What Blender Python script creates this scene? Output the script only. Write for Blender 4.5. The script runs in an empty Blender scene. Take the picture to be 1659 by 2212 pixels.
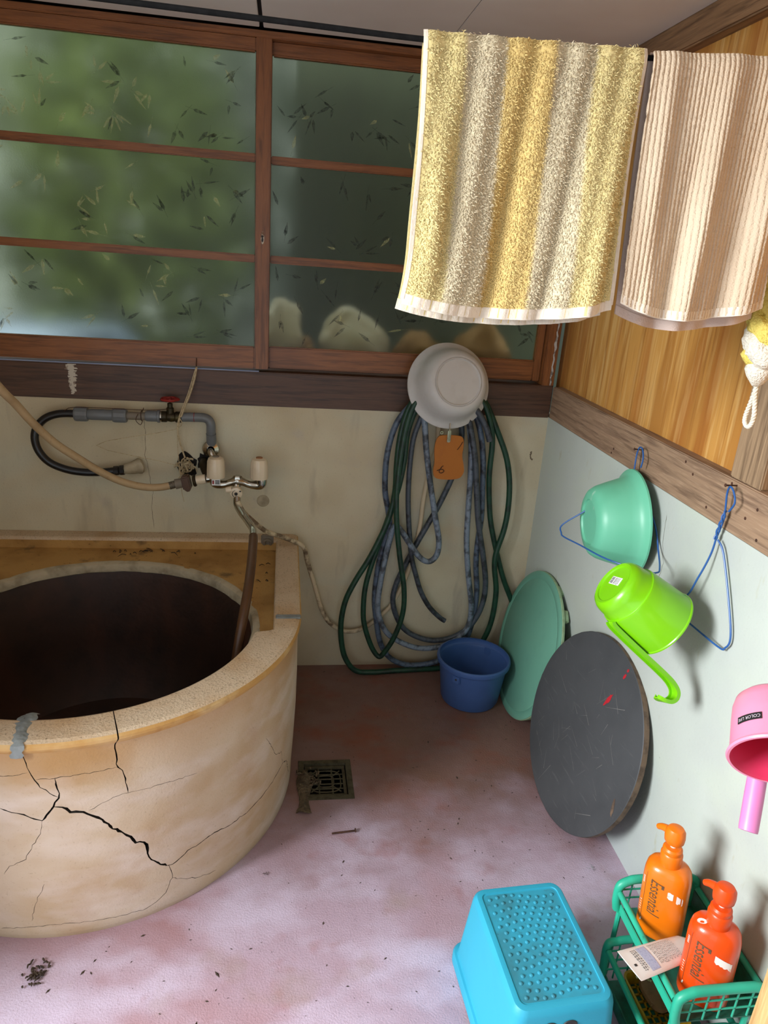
import bpy, bmesh, math, random
from mathutils import Vector, Matrix, noise
R = math.radians
rnd = random.Random(7)
SC = bpy.context.scene
COL = SC.collection

# ------------------------------------------------------------------ camera
cam_d = bpy.data.cameras.new('camera')
cam_d.sensor_fit = 'VERTICAL'; cam_d.sensor_height = 36.0
cam_d.lens = 24.887
cam_d.clip_start = 0.05
cam_o = bpy.data.objects.new('camera', cam_d); COL.objects.link(cam_o)
cam_o.location = (-0.97787, -2.4846, 1.56993)
cam_o.rotation_euler = (R(70.15733), R(-3.90649), R(-7.45756))
SC.camera = cam_o

# ------------------------------------------------------------------ light
w = bpy.data.worlds.new('sky'); SC.world = w; w.use_nodes = True
bg = w.node_tree.nodes['Background']
bg.inputs[0].default_value = (0.80, 0.90, 1.0, 1); bg.inputs[1].default_value = 1.4
def area(name, loc, target, sx, sy, power, col):
    d = bpy.data.lights.new(name, 'AREA'); d.shape = 'RECTANGLE'; d.size = sx; d.size_y = sy
    d.energy = power; d.color = col
    o = bpy.data.objects.new(name, d); COL.objects.link(o); o.location = loc
    o.rotation_euler = (Vector(target) - Vector(loc)).to_track_quat('-Z', 'Y').to_euler()
    return o
area('daylight_side_opening', (-4.0, -2.45, 2.15), (-0.6, -1.4, 0.7), 1.3, 1.3, 262, (0.93, 0.96, 1.0))
SC.view_settings.view_transform = 'Standard'
try: SC.view_settings.look = 'None'
except Exception: pass
SC.view_settings.gamma = 1.0
SC.view_settings.use_curve_mapping = False
SC.view_settings.exposure = 0.24
SC.cycles.caustics_reflective = False
SC.cycles.diffuse_bounces = 3; SC.cycles.max_bounces = 6; SC.cycles.transmission_bounces = 6; SC.cycles.glossy_bounces = 3; SC.cycles.adaptive_threshold = .025

# ------------------------------------------------------------------ materials
MATS = {}
def srgb(r, g, b):
    f = lambda c: (c/255/12.92) if c/255 <= .04045 else ((c/255+.055)/1.055)**2.4
    return (f(r), f(g), f(b), 1)
def mat(name, base, rough=.6, metal=0, spec=.5, layers=(), bump=None, trans=0, alpha=1, sss=0, coat=0, attr=False, rough_var=None):
    """layers: (kind, scale, vec3 stretch, colour, lo, hi, amount [,axis,lo,hi])"""
    m = bpy.data.materials.new(name); m.use_nodes = True
    nt = m.node_tree; N = nt.nodes; L = nt.links
    b = N['Principled BSDF']
    b.inputs['Roughness'].default_value = rough; b.inputs['Metallic'].default_value = metal
    b.inputs['Specular IOR Level'].default_value = spec
    b.inputs['Transmission Weight'].default_value = trans
    b.inputs['Alpha'].default_value = alpha
    b.inputs['Coat Weight'].default_value = coat
    if sss:
        b.inputs['Subsurface Weight'].default_value = sss
        b.inputs['Subsurface Radius'].default_value = (.02, .012, .006); b.inputs['Subsurface Scale'].default_value = .3
    tc = N.new('ShaderNodeTexCoord')
    def coords(stretch):
        mp = N.new('ShaderNodeMapping'); mp.inputs['Scale'].default_value = stretch
        L.new(tc.outputs['Object'], mp.inputs['Vector']); return mp.outputs['Vector']
    if attr:
        at = N.new('ShaderNodeAttribute'); at.attribute_name = 'Col'; cur = at.outputs['Color']
    else:
        rgb = N.new('ShaderNodeRGB'); rgb.outputs[0].default_value = base; cur = rgb.outputs[0]
    def ramp(src, lo, hi):
        mr = N.new('ShaderNodeMapRange'); mr.inputs['From Min'].default_value = lo; mr.inputs['From Max'].default_value = hi
        mr.clamp = True; L.new(src, mr.inputs['Value']); return mr.outputs['Result']
    def fac(kind, scale, stretch, lo, hi, det=3):
        v = coords(stretch)
        if kind == 'noise':
            t = N.new('ShaderNodeTexNoise'); t.inputs['Scale'].default_value = scale; t.inputs['Detail'].default_value = det
            t.inputs['Roughness'].default_value = .6; o = t.outputs['Fac']
        elif kind == 'wood':
            t = N.new('ShaderNodeTexNoise'); t.inputs['Scale'].default_value = scale; t.inputs['Detail'].default_value = det
            t.inputs['Distortion'].default_value = .6; o = t.outputs['Fac']
        elif kind == 'rings':
            t = N.new('ShaderNodeTexWave'); t.wave_type = 'BANDS'; t.bands_direction = 'DIAGONAL'; t.inputs['Scale'].default_value = scale
            t.inputs['Distortion'].default_value = 5; t.inputs['Detail'].default_value = 2; t.inputs['Detail Scale'].default_value = .6; o = t.outputs['Fac']
        elif kind == 'spots':
            t = N.new('ShaderNodeTexVoronoi'); t.inputs['Scale'].default_value = scale; o = t.outputs['Distance']
        elif kind == 'scratch':
            t = N.new('ShaderNodeTexVoronoi'); t.feature = 'DISTANCE_TO_EDGE'; t.inputs['Scale'].default_value = scale; o = t.outputs['Distance']
        elif kind == 'grad':
            s = N.new('ShaderNodeSeparateXYZ'); L.new(tc.outputs['Object'], s.inputs[0]); o = s.outputs[int(scale)]
            n2 = N.new('ShaderNodeTexNoise'); n2.inputs['Scale'].default_value = 6; L.new(tc.outputs['Object'], n2.inputs['Vector']); n2.inputs['Detail'].default_value = 5
            ad = N.new('ShaderNodeMath'); ad.operation = 'MULTIPLY_ADD'; L.new(n2.outputs['Fac'], ad.inputs[0]); ad.inputs[1].default_value = stretch[0]; L.new(o, ad.inputs[2]); o = ad.outputs[0]
            return ramp(o, lo, hi)
        L.new(v, t.inputs['Vector']); return ramp(o, lo, hi)
    for ly in layers:
        kind, scale, stretch, col, lo, hi, amt = ly[:7]
        f = fac(kind, scale, stretch, lo, hi)
        if len(ly) > 7:
            f2 = fac(*ly[7]); mu = N.new('ShaderNodeMath'); mu.operation = 'MULTIPLY'; L.new(f, mu.inputs[0]); L.new(f2, mu.inputs[1]); f = mu.outputs[0]
        sc = N.new('ShaderNodeMath'); sc.operation = 'MULTIPLY'; L.new(f, sc.inputs[0]); sc.inputs[1].default_value = amt
        mx = N.new('ShaderNodeMix'); mx.data_type = 'RGBA'
        L.new(sc.outputs[0], mx.inputs['Factor']); L.new(cur, mx.inputs['A']); mx.inputs['B'].default_value = col
        cur = mx.outputs['Result']
    L.new(cur, b.inputs['Base Color'])
    if rough_var:
        f = fac('noise', rough_var[0], (1, 1, 1), .35, .65)
        mr = N.new('ShaderNodeMapRange'); mr.inputs['To Min'].default_value = rough_var[1]; mr.inputs['To Max'].default_value = rough_var[2]
        L.new(f, mr.inputs['Value']); L.new(mr.outputs[0], b.inputs['Roughness'])
    if bump:
        prev = None
        for (kind, scale, stretch, strength, dist) in bump:
            f = fac(kind, scale, stretch, 0, 1, 1)
            bp = N.new('ShaderNodeBump'); bp.inputs['Strength'].default_value = strength; bp.inputs['Distance'].default_value = dist
            L.new(f, bp.inputs['Height'])
            if prev: L.new(prev, bp.inputs['Normal'])
            prev = bp.outputs['Normal']
        L.new(prev, b.inputs['Normal'])
    MATS[name] = m
    return m
I3 = (1, 1, 1)
def plast(name, col, rough=.4, dirt=None, **k):
    ly = []
    if dirt: ly.append(('noise', 14, I3, dirt, .52, .75, .45))
    return mat(name, col, rough=rough, layers=ly, bump=[('noise', 90, I3, .05, .002)], **k)

mat('floor_mortar', srgb(180, 156, 170), .62, spec=.4, layers=[
    ('noise', 2.2, I3, srgb(160, 112, 108), .48, .70, .7), ('noise', 3.1, (1, 1.6, 1), srgb(204, 190, 210), .46, .66, .75),
    ('noise', 7, I3, srgb(156, 92, 82), .60, .76, .5), ('noise', 5, I3, srgb(150, 126, 96), .60, .78, .45), ('grad', 1, (.5, 0, 0), srgb(118, 82, 58), -.80, -.42, .85), ('noise', 4, (1, 1.4, 1), srgb(138, 78, 56), .50, .66, .7, ('grad', 1, (1.2, 0, 0), -.40, .10)),  # back floor browner: partly wet dirt, partly shade put into the colour
    ('noise', 160, I3, srgb(120, 90, 84), .58, .75, .35), ('spots', 46, I3, srgb(70, 54, 46), .07, .02, .7, ('noise', 11, I3, .5, .62))],
    bump=[('noise', 220, I3, .35, .003), ('noise', 18, I3, .25, .006)], rough_var=(9, .42, .78))
mat('wall_mortar_back', srgb(212, 202, 172), .85, layers=[
    ('noise', 2.2, I3, srgb(188, 170, 134), .42, .66, .75), ('noise', 1.6, (1, 1, 2), srgb(198, 202, 184), .5, .66, .6),
    ('noise', 9, I3, srgb(196, 186, 168), .60, .72, .5), ('grad', 2, (.16, 0, 0), srgb(140, 112, 84), .34, .04, .55),
    ('noise', 130, I3, srgb(120, 106, 84), .60, .78, .3), ('noise', 5, (2, 1, .5), srgb(132, 120, 104), .60, .75, .4)],
    bump=[('noise', 160, I3, .25, .002), ('noise', 9, I3, .2, .006)])
mat('wall_mortar_right', srgb(188, 196, 186), .85, layers=[
    ('noise', 1.7, I3, srgb(172, 177, 172), .46, .68, .7), ('noise', 2.4, (1, 1, 1.6), srgb(190, 200, 182), .5, .68, .6),
    ('noise', 120, I3, srgb(160, 164, 152), .6, .78, .3), ('spots', 24, I3, srgb(80, 78, 64), .06, .02, .6, ('noise', 7, I3, .56, .66)),
    ('grad', 2, (.1, 0, 0), srgb(176, 186, 190), .30, .02, .5), ('noise', 22, (1, 1, .4), srgb(172, 170, 140), .66, .76, .6)],
    bump=[('noise', 150, I3, .22, .002), ('noise', 11, I3, .2, .005)])
mat('bounce_plaster', srgb(206, 184, 150), .9, layers=[('noise', 3, I3, srgb(186, 160, 122), .4, .7, .6)], bump=[('noise', 120, I3, .2, .002)])  # tan tint on unseen walls, chosen to bounce warm light inside
mat('ceiling_paint', srgb(244, 238, 230), .55, layers=[('noise', 2.5, I3, srgb(232, 222, 212), .4, .7, .7), ('noise', 160, I3, srgb(150, 130, 110), .72, .8, .35)],
    bump=[('noise', 60, I3, .08, .002)])
mat('dark_gap', srgb(26, 22, 18), .9, layers=[('noise', 20, I3, srgb(44, 36, 28), .4, .7, .5)])
def wood(name, base, dark, light, stretch, rough=.5, sc=9, extra=(), b=.2):
    mat(name, base, rough, layers=[('wood', sc, stretch, dark, .45, .68, .85), ('wood', sc*3.3, stretch, light, .50, .72, .55),
        ('noise', 2.5, I3, dark, .52, .75, .4)] + list(extra), bump=[('wood', sc*4, stretch, b, .002)])
wood('sash_wood_h', srgb(142, 88, 46), srgb(98, 58, 28), srgb(164, 104, 56), (.6, 9, 9), .42)
wood('sash_wood_v', srgb(142, 88, 46), srgb(98, 58, 28), srgb(164, 104, 56), (9, 9, .6), .42)
wood('sill_wood', srgb(88, 61, 44), srgb(56, 38, 28), srgb(106, 77, 55), (.5, 9, 9), .5)
wood('rail_wood', srgb(150, 122, 96), srgb(104, 80, 62), srgb(176, 148, 120), (9, .5, 9), .7)
wood('post_wood', srgb(150, 124, 94), srgb(96, 74, 52), srgb(178, 150, 116), (9, 9, .5), .7, 7)
wood('crown_wood', srgb(140, 106, 74), srgb(92, 66, 44), srgb(164, 128, 90), (9, .5, 9), .6)
mat('plywood', srgb(206, 152, 78), .38, layers=[('wood', 11, (9, 1.3, .10), srgb(178, 122, 56), .46, .60, .85), ('wood', 60, (9, 1.4, .06), srgb(158, 104, 48), .54, .66, .6), ('wood', 34, (9, 1.4, .09), srgb(232, 190, 120), .50, .66, .6),
    ('wood', 5, (9, 2, .15), srgb(172, 104, 44), .5, .62, .5), ('noise', 9, (1, 1, .5), srgb(196, 160, 112), .66, .78, .45)], bump=[('wood', 40, (9, 1.3, .12), .06, .001)])
wood('jamb_tan', srgb(196, 160, 104), srgb(158, 118, 66), srgb(214, 182, 126), (9, 9, .5), .5)
# bath tub
mat('tub_concrete', srgb(206, 186, 158), .82, layers=[
    ('noise', 3.2, I3, srgb(176, 140, 92), .44, .72, .85), ('noise', 4.6, (1, 1, 2.2), srgb(220, 205, 190), .46, .72, .75),
    ('noise', 7, I3, srgb(190, 160, 132), .56, .7, .5), ('grad', 2, (.14, 0, 0), srgb(176, 126, 56), .50, .66, .75),
    ('noise', 150, I3, srgb(140, 116, 86), .6, .76, .35), ('grad', 2, (.06, 0, 0), srgb(150, 128, 100), .07, .02, .5)],
    bump=[('noise', 180, I3, .3, .002), ('noise', 12, I3, .25, .006)])
mat('tub_lip', srgb(196, 150, 84), .7, layers=[('noise', 8, I3, srgb(214, 182, 128), .45, .65, .8), ('noise', 20, I3, srgb(150, 104, 50), .58, .75, .6)], bump=[('noise', 140, I3, .3, .002)])
mat('tub_rim', srgb(212, 190, 160), .85, layers=[('noise', 5, I3, srgb(190, 152, 106), .45, .68, .75), ('noise', 190, I3, srgb(110, 88, 64), .56, .70, .6)], bump=[('noise', 190, I3, .5, .003), ('noise', 25, I3, .3, .004)])
mat('tub_ledge', srgb(190, 148, 84), .8, layers=[('noise', 6, I3, srgb(150, 108, 52), .45, .68, .8), ('noise', 13, I3, srgb(92, 74, 50), .60, .74, .75), ('noise', 60, I3, srgb(60, 46, 32), .64, .76, .7)], bump=[('noise', 150, I3, .4, .003)])
mat('cement_grey', srgb(188, 176, 148), .9, layers=[('noise', 14, I3, srgb(142, 130, 106), .45, .68, .8), ('noise', 60, I3, srgb(188, 178, 156), .58, .74, .6)], bump=[('noise', 50, I3, .6, .006)])
mat('patch_mortar', srgb(140, 146, 144), .9, layers=[('noise', 25, I3, srgb(110, 116, 116), .45, .68, .8), ('noise', 120, I3, srgb(60, 62, 60), .68, .76, .8)], bump=[('noise', 70, I3, .6, .006)])
mat('pot_iron', srgb(50, 32, 24), .6, layers=[('noise', 4, (1, 1, .25), srgb(78, 44, 28), .5, .7, .7), ('noise', 12, I3, srgb(30, 20, 16), .5, .7, .6)], bump=[('noise', 60, I3, .3, .003)])
# plumbing
plast('pvc_grey', srgb(112, 116, 118), .4, srgb(90, 88, 82))
plast('pvc_old', srgb(128, 118, 102), .6, srgb(96, 84, 70))
plast('rubber_black', srgb(24, 23, 23), .35)
mat('chrome_worn', srgb(188, 184, 172), .2, metal=1, layers=[('noise', 18, I3, srgb(96, 84, 66), .5, .7, .7)], bump=[('noise', 120, I3, .1, .001)])
mat('brass_dark', srgb(58, 50, 34), .45, metal=.7, layers=[('noise', 30, I3, srgb(100, 88, 40), .55, .7, .7)], bump=[('noise', 80, I3, .4, .002)])
mat('red_paint', srgb(150, 36, 30), .5, layers=[('noise', 40, I3, srgb(80, 44, 34), .5, .68, .7)])
plast('cream_plastic', srgb(226, 208, 178), .3, srgb(196, 170, 130), coat=.3)
plast('white_plastic', srgb(232, 228, 218), .35)
mat('dark_print', srgb(40, 38, 38), .6, layers=[('noise', 90, I3, srgb(56, 54, 52), .4, .7, .5)])
mat('brown_cap', srgb(160, 104, 56), .5, layers=[('noise', 90, I3, srgb(140, 84, 44), .4, .7, .5)])
mat('hose_beige', srgb(186, 158, 118), .6, layers=[('noise', 9, (1, 1, 1), srgb(150, 122, 84), .45, .7, .7), ('noise', 90, I3, srgb(128, 100, 66), .6, .75, .4)], bump=[('noise', 120, I3, .25, .002)])
mat('steel_braid', srgb(120, 112, 98), .4, metal=.8, layers=[('scratch', 160, I3, srgb(40, 36, 30), .06, .01, .8)], bump=[('scratch', 160, I3, .8, .003)])
mat('brown_pipe', srgb(92, 62, 38), .35, layers=[('noise', 8, (1, 1, .3), srgb(62, 40, 24), .45, .7, .7)], bump=[('noise', 80, I3, .1, .001)])
mat('hose_white_dirty', srgb(206, 188, 154), .6, layers=[('noise', 22, I3, srgb(84, 60, 38), .47, .60, .85, ('grad', 0, (.5, 0, 0), .42, .18))], bump=[('noise', 70, I3, .3, .003)])
def hose(name, base, dark):
    mat(name, base, .42, layers=[('noise', 26, I3, dark, .48, .62, .85), ('noise', 90, I3, dark, .55, .7, .5)], bump=[('noise', 110, I3, .15, .001)])
hose('hose_green', srgb(26, 66, 46), srgb(16, 40, 30))
hose('hose_grey_light', srgb(128, 142, 156), srgb(52, 54, 56))
hose('hose_grey_mid', srgb(88, 104, 122), srgb(34, 34, 36))
hose('hose_grey_dark', srgb(74, 82, 90), srgb(28, 28, 28))
mat('twine', srgb(206, 188, 152), .9, layers=[('noise', 120, I3, srgb(158, 138, 100), .45, .65, .7)], bump=[('noise', 200, I3, .6, .002)])
mat('rust', srgb(80, 50, 34), .8, metal=.2, layers=[('noise', 90, I3, srgb(50, 34, 26), .45, .65, .7)], bump=[('noise', 150, I3, .4, .002)])
# plastics
plast('basin_grey', srgb(206, 204, 198), .45, srgb(184, 178, 166))
plast('orange_tag', srgb(178, 104, 16), .5, srgb(152, 84, 10))
plast('bucket_blue', srgb(66, 96, 150), .42, srgb(58, 84, 132))
plast('lid_green', srgb(112, 172, 148), .4, srgb(102, 156, 136))
mat('lid_edge', srgb(150, 180, 140), .6, layers=[('noise', 40, I3, srgb(130, 140, 104), .45, .65, .6)])
mat('board_dark', srgb(72, 74, 76), .6, layers=[('noise', 4, I3, srgb(60, 62, 64), .45, .65, .7), ('noise', 60, (1, .2, 2), srgb(104, 106, 106), .62, .74, .35), ('noise', 130, I3, srgb(110, 108, 104), .68, .76, .4)], bump=[('noise', 60, I3, .1, .001)])
mat('board_edge', srgb(112, 92, 74), .8, layers=[('noise', 30, (1, 1, 1), srgb(72, 58, 48), .45, .62, .8)], bump=[('noise', 60, I3, .5, .003)])
mat('board_scratch', srgb(138, 136, 132), .8, layers=[('noise', 90, I3, srgb(110, 108, 104), .4, .7, .6)])
mat('red_mark', srgb(186, 30, 44), .6, layers=[('noise', 70, I3, srgb(120, 40, 48), .5, .65, .7)])
mat('basin_green', srgb(110, 196, 160), .4, layers=[('noise', 30, (1, 1, .5), srgb(186, 218, 198), .66, .74, .7), ('noise', 6, I3, srgb(92, 178, 140), .45, .7, .6)], bump=[('noise', 90, I3, .05, .001)])
plast('wire_blue', srgb(44, 92, 156), .35)
mat('ladle_lime', srgb(126, 204, 16), .3, layers=[('noise', 5, I3, srgb(114, 192, 10), .4, .7, .6)], coat=.2)
mat('ladle_pink', srgb(238, 146, 176), .4, layers=[('noise', 8, I3, srgb(226, 136, 160), .45, .7, .6)])
mat('ladle_pink_inside', srgb(222, 60, 100), .4, layers=[('noise', 8, I3, srgb(206, 40, 80), .45, .7, .6)])
mat('ladle_pink_handle', srgb(234, 140, 196), .4, layers=[('noise', 8, I3, srgb(222, 128, 184), .45, .7, .6)])
mat('stool_blue', srgb(46, 160, 188), .5, layers=[('noise', 6, I3, srgb(40, 148, 178), .45, .7, .6)], bump=[('noise', 260, I3, .15, .001)])
mat('stool_top', srgb(48, 152, 178), .55, layers=[('noise', 9, I3, srgb(54, 116, 128), .48, .66, .75), ('noise', 70, I3, srgb(44, 92, 100), .60, .74, .6)], bump=[('noise', 200, I3, .15, .001)])
mat('rack_green', srgb(46, 176, 142), .42, layers=[('noise', 8, I3, srgb(40, 150, 122), .45, .7, .6), ('noise', 50, I3, srgb(40, 96, 78), .62, .76, .5)], bump=[('noise', 90, I3, .06, .001)])
mat('rack_floor', srgb(36, 120, 98), .6, layers=[('noise', 20, I3, srgb(34, 70, 52), .42, .66, .8)], bump=[('noise', 90, I3, .3, .002)])
mat('bottle_amber', srgb(228, 116, 10), .32, layers=[('noise', 5, I3, srgb(228, 112, 10), .4, .7, .5)], coat=.3)
mat('bottle_orange', srgb(224, 74, 12), .32, layers=[('noise', 5, I3, srgb(224, 72, 8), .4, .7, .5)], coat=.3)
mat('pump_amber', srgb(232, 116, 14), .35, layers=[('noise', 5, I3, srgb(214, 104, 10), .4, .7, .5)])
mat('pump_orange', srgb(226, 76, 14), .35, layers=[('noise', 5, I3, srgb(212, 66, 8), .4, .7, .5)])
mat('label_paper', srgb(240, 226, 216), .6, layers=[('noise', 60, I3, srgb(232, 170, 120), .54, .62, .6)])
mat('sticker_white', srgb(240, 240, 236), .5, layers=[('noise', 60, I3, srgb(226, 226, 222), .4, .7, .6)])
mat('label_ink', srgb(92, 70, 48), .5, layers=[('noise', 120, I3, srgb(120, 92, 60), .4, .7, .6)])
mat('label_black', srgb(28, 26, 28), .5, layers=[('noise', 90, I3, srgb(44, 40, 42), .4, .7, .5)])
mat('label_letter', srgb(210, 196, 204), .5, layers=[('noise', 90, I3, srgb(190, 176, 184), .4, .7, .5)])
mat('tube_white', srgb(228, 222, 214), .35, layers=[('noise', 20, I3, srgb(232, 204, 184), .5, .7, .6)])
mat('print_grey', srgb(110, 108, 108), .6, layers=[('noise', 300, I3, srgb(190, 186, 180), .5, .6, .6)])
mat('print_blue', srgb(176, 182, 204), .6, layers=[('noise', 300, I3, srgb(140, 148, 180), .5, .6, .6)])
mat('dish_yellow', srgb(214, 168, 30), .4, layers=[('noise', 20, I3, srgb(150, 110, 24), .45, .68, .7)], trans=.15)
mat('soap_brown', srgb(150, 110, 72), .6, layers=[('noise', 30, I3, srgb(110, 78, 48), .45, .65, .7), ('noise', 70, I3, srgb(206, 190, 140), .66, .74, .7)], bump=[('noise', 60, I3, .5, .004)])
mat('soap_pale', srgb(214, 206, 160), .7, layers=[('noise', 60, I3, srgb(180, 170, 110), .45, .65, .7)], bump=[('noise', 90, I3, .5, .003)])
# cloth
mat('towel_base', srgb(232, 214, 170), .95, attr=True, spec=.1, bump=[('noise', 260, I3, .4, .002)])
mat('towel_pile', srgb(232, 214, 170), .9, attr=True, spec=.15)
mat('towel_hem', srgb(236, 226, 208), .9, spec=.1, layers=[('noise', 60, (9, 1, 1), srgb(220, 204, 184), .45, .65, .6)], bump=[('noise', 220, I3, .3, .002)])
mat('towel_rib', srgb(220, 200, 172), .95, spec=.1, layers=[('noise', 9, I3, srgb(208, 184, 154), .4, .7, .6)], bump=[('noise', 330, I3, .6, .003)])
mat('towel_back', srgb(220, 200, 186), .95, spec=.1, layers=[('noise', 9, I3, srgb(206, 182, 168), .4, .7, .6)], bump=[('noise', 330, I3, .4, .002)])
mat('cord_black', srgb(18, 18, 18), .85, spec=.15, layers=[('noise', 90, I3, srgb(34, 34, 34), .4, .7, .5)])
mat('mesh_yellow', srgb(228, 208, 104), .8, layers=[('noise', 160, I3, srgb(206, 176, 70), .48, .65, .6)], bump=[('noise', 260, I3, .8, .004)])
mat('mesh_white', srgb(232, 226, 208), .8, layers=[('noise', 160, I3, srgb(206, 196, 172), .48, .65, .6)], bump=[('noise', 260, I3, .8, .004)])
mat('rope_white', srgb(226, 222, 204), .85, layers=[('noise', 120, I3, srgb(200, 194, 172), .48, .65, .6)], bump=[('noise', 220, I3, .5, .002)])
# drain, litter
mat('drain_metal', srgb(92, 86, 66), .6, metal=.4, layers=[('noise', 40, I3, srgb(58, 48, 34), .45, .65, .7)], bump=[('noise', 90, I3, .4, .002)])
mat('drain_pit', srgb(18, 15, 12), .9, layers=[('noise', 20, I3, srgb(34, 26, 18), .45, .65, .6)])
mat('lint', srgb(104, 88, 66), .95, layers=[('noise', 60, I3, srgb(64, 52, 38), .42, .62, .8)], bump=[('noise', 120, I3, .8, .006)])
mat('litter', srgb(66, 52, 38), .9, layers=[('noise', 60, I3, srgb(36, 28, 22), .45, .65, .7)])
mat('caulk', srgb(190, 186, 176), .5, layers=[('noise', 60, I3, srgb(96, 84, 70), .5, .62, .8)], bump=[('noise', 60, I3, .7, .006)])
mat('crack_shade', srgb(110, 96, 76), .95, layers=[('noise', 60, I3, srgb(84, 70, 54), .45, .65, .7)])  # flat wall ribbons coloured like the shade inside hairline cracks
mat('crack_dark', srgb(58, 50, 42), .95, layers=[('noise', 60, I3, srgb(38, 32, 28), .45, .65, .7)])  # tub crack insides: dirt colour that also paints the gap's shade darker
mat('chipped_white', srgb(214, 204, 186), .7, layers=[('noise', 40, I3, srgb(120, 84, 54), .5, .6, .9)])
# outside
mat('leaf_green', srgb(104, 118, 62), .6, layers=[('noise', 3, I3, srgb(64, 80, 46), .42, .66, .8), ('noise', 8, I3, srgb(160, 176, 86), .6, .74, .6)])
mat('leaf_dark', srgb(66, 82, 52), .6, layers=[('noise', 3, I3, srgb(44, 58, 38), .42, .66, .8)])
mat('bark', srgb(92, 76, 58), .9, layers=[('noise', 12, (1, 1, .2), srgb(60, 48, 36), .45, .65, .7)])
mat('soil', srgb(96, 84, 66), .95, layers=[('noise', 5, I3, srgb(70, 66, 48), .45, .65, .7)])
mat('shed_board', srgb(66, 72, 56), .8, layers=[('wood', 6, (6, 6, .4), srgb(54, 58, 46), .45, .66, .7)])
mat('sack_white', srgb(222, 210, 192), .7, layers=[('noise', 9, I3, srgb(196, 170, 136), .5, .68, .7)], bump=[('noise', 14, I3, .5, .02)])
mat('sack_tan', srgb(176, 132, 84), .7, layers=[('noise', 9, I3, srgb(140, 100, 60), .5, .68, .7)], bump=[('noise', 14, I3, .5, .02)])
mat('slab_blue', srgb(150, 164, 190), .7, layers=[('noise', 4, I3, srgb(124, 138, 166), .45, .66, .6)])

def glass_mat(name, tint, rough, bscale, bstr):
    m = bpy.data.materials.new(name); m.use_nodes = True; N = m.node_tree.nodes; L = m.node_tree.links
    b = N['Principled BSDF']; b.inputs['Transmission Weight'].default_value = 1
    b.inputs['Roughness'].default_value = rough; b.inputs['IOR'].default_value = 1.25
    b.inputs['Specular IOR Level'].default_value = .5
    tc = N.new('ShaderNodeTexCoord'); n = N.new('ShaderNodeTexNoise'); n.inputs['Scale'].default_value = bscale; n.inputs['Detail'].default_value = 3
    L.new(tc.outputs['Object'], n.inputs['Vector'])
    n2 = N.new('ShaderNodeTexNoise'); n2.inputs['Scale'].default_value = 7; n2.inputs['Detail'].default_value = 4; L.new(tc.outputs['Object'], n2.inputs['Vector'])
    mx = N.new('ShaderNodeMix'); mx.data_type = 'RGBA'; L.new(n2.outputs['Fac'], mx.inputs['Factor'])
    mx.inputs['A'].default_value = tint; mx.inputs['B'].default_value = tuple(c*.86 for c in tint[:3]) + (1,)
    L.new(mx.outputs['Result'], b.inputs['Base Color'])
    bp = N.new('ShaderNodeBump'); bp.inputs['Strength'].default_value = bstr; bp.inputs['Distance'].default_value = .001
    L.new(n.outputs['Fac'], bp.inputs['Height']); L.new(bp.outputs['Normal'], b.inputs['Normal'])
    MATS[name] = m
glass_mat('frosted_glass', (.84, .88, .68, 1), .31, 240, .25)
def leafprint(name, col, amount):
    m = bpy.data.materials.new(name); m.use_nodes = True; N = m.node_tree.nodes; L = m.node_tree.links
    b = N['Principled BSDF']; b.inputs['Roughness'].default_value = .5
    tc = N.new('ShaderNodeTexCoord'); n = N.new('ShaderNodeTexNoise'); n.inputs['Scale'].default_value = 90; L.new(tc.outputs['Object'], n.inputs['Vector'])
    mr = N.new('ShaderNodeMapRange'); mr.inputs['From Min'].default_value = .35; mr.inputs['From Max'].default_value = .65
    mr.inputs['To Min'].default_value = amount*.4; mr.inputs['To Max'].default_value = amount; L.new(n.outputs['Fac'], mr.inputs['Value'])
    L.new(mr.outputs[0], b.inputs['Alpha']); b.inputs['Base Color'].default_value = col
    MATS[name] = m
leafprint('leaf_print_dark', srgb(38, 44, 34), .75)  # dark and pale tints paint in the backlight seen through clear leaf imprints
leafprint('leaf_print_pale', srgb(196, 200, 140), .5)

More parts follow.
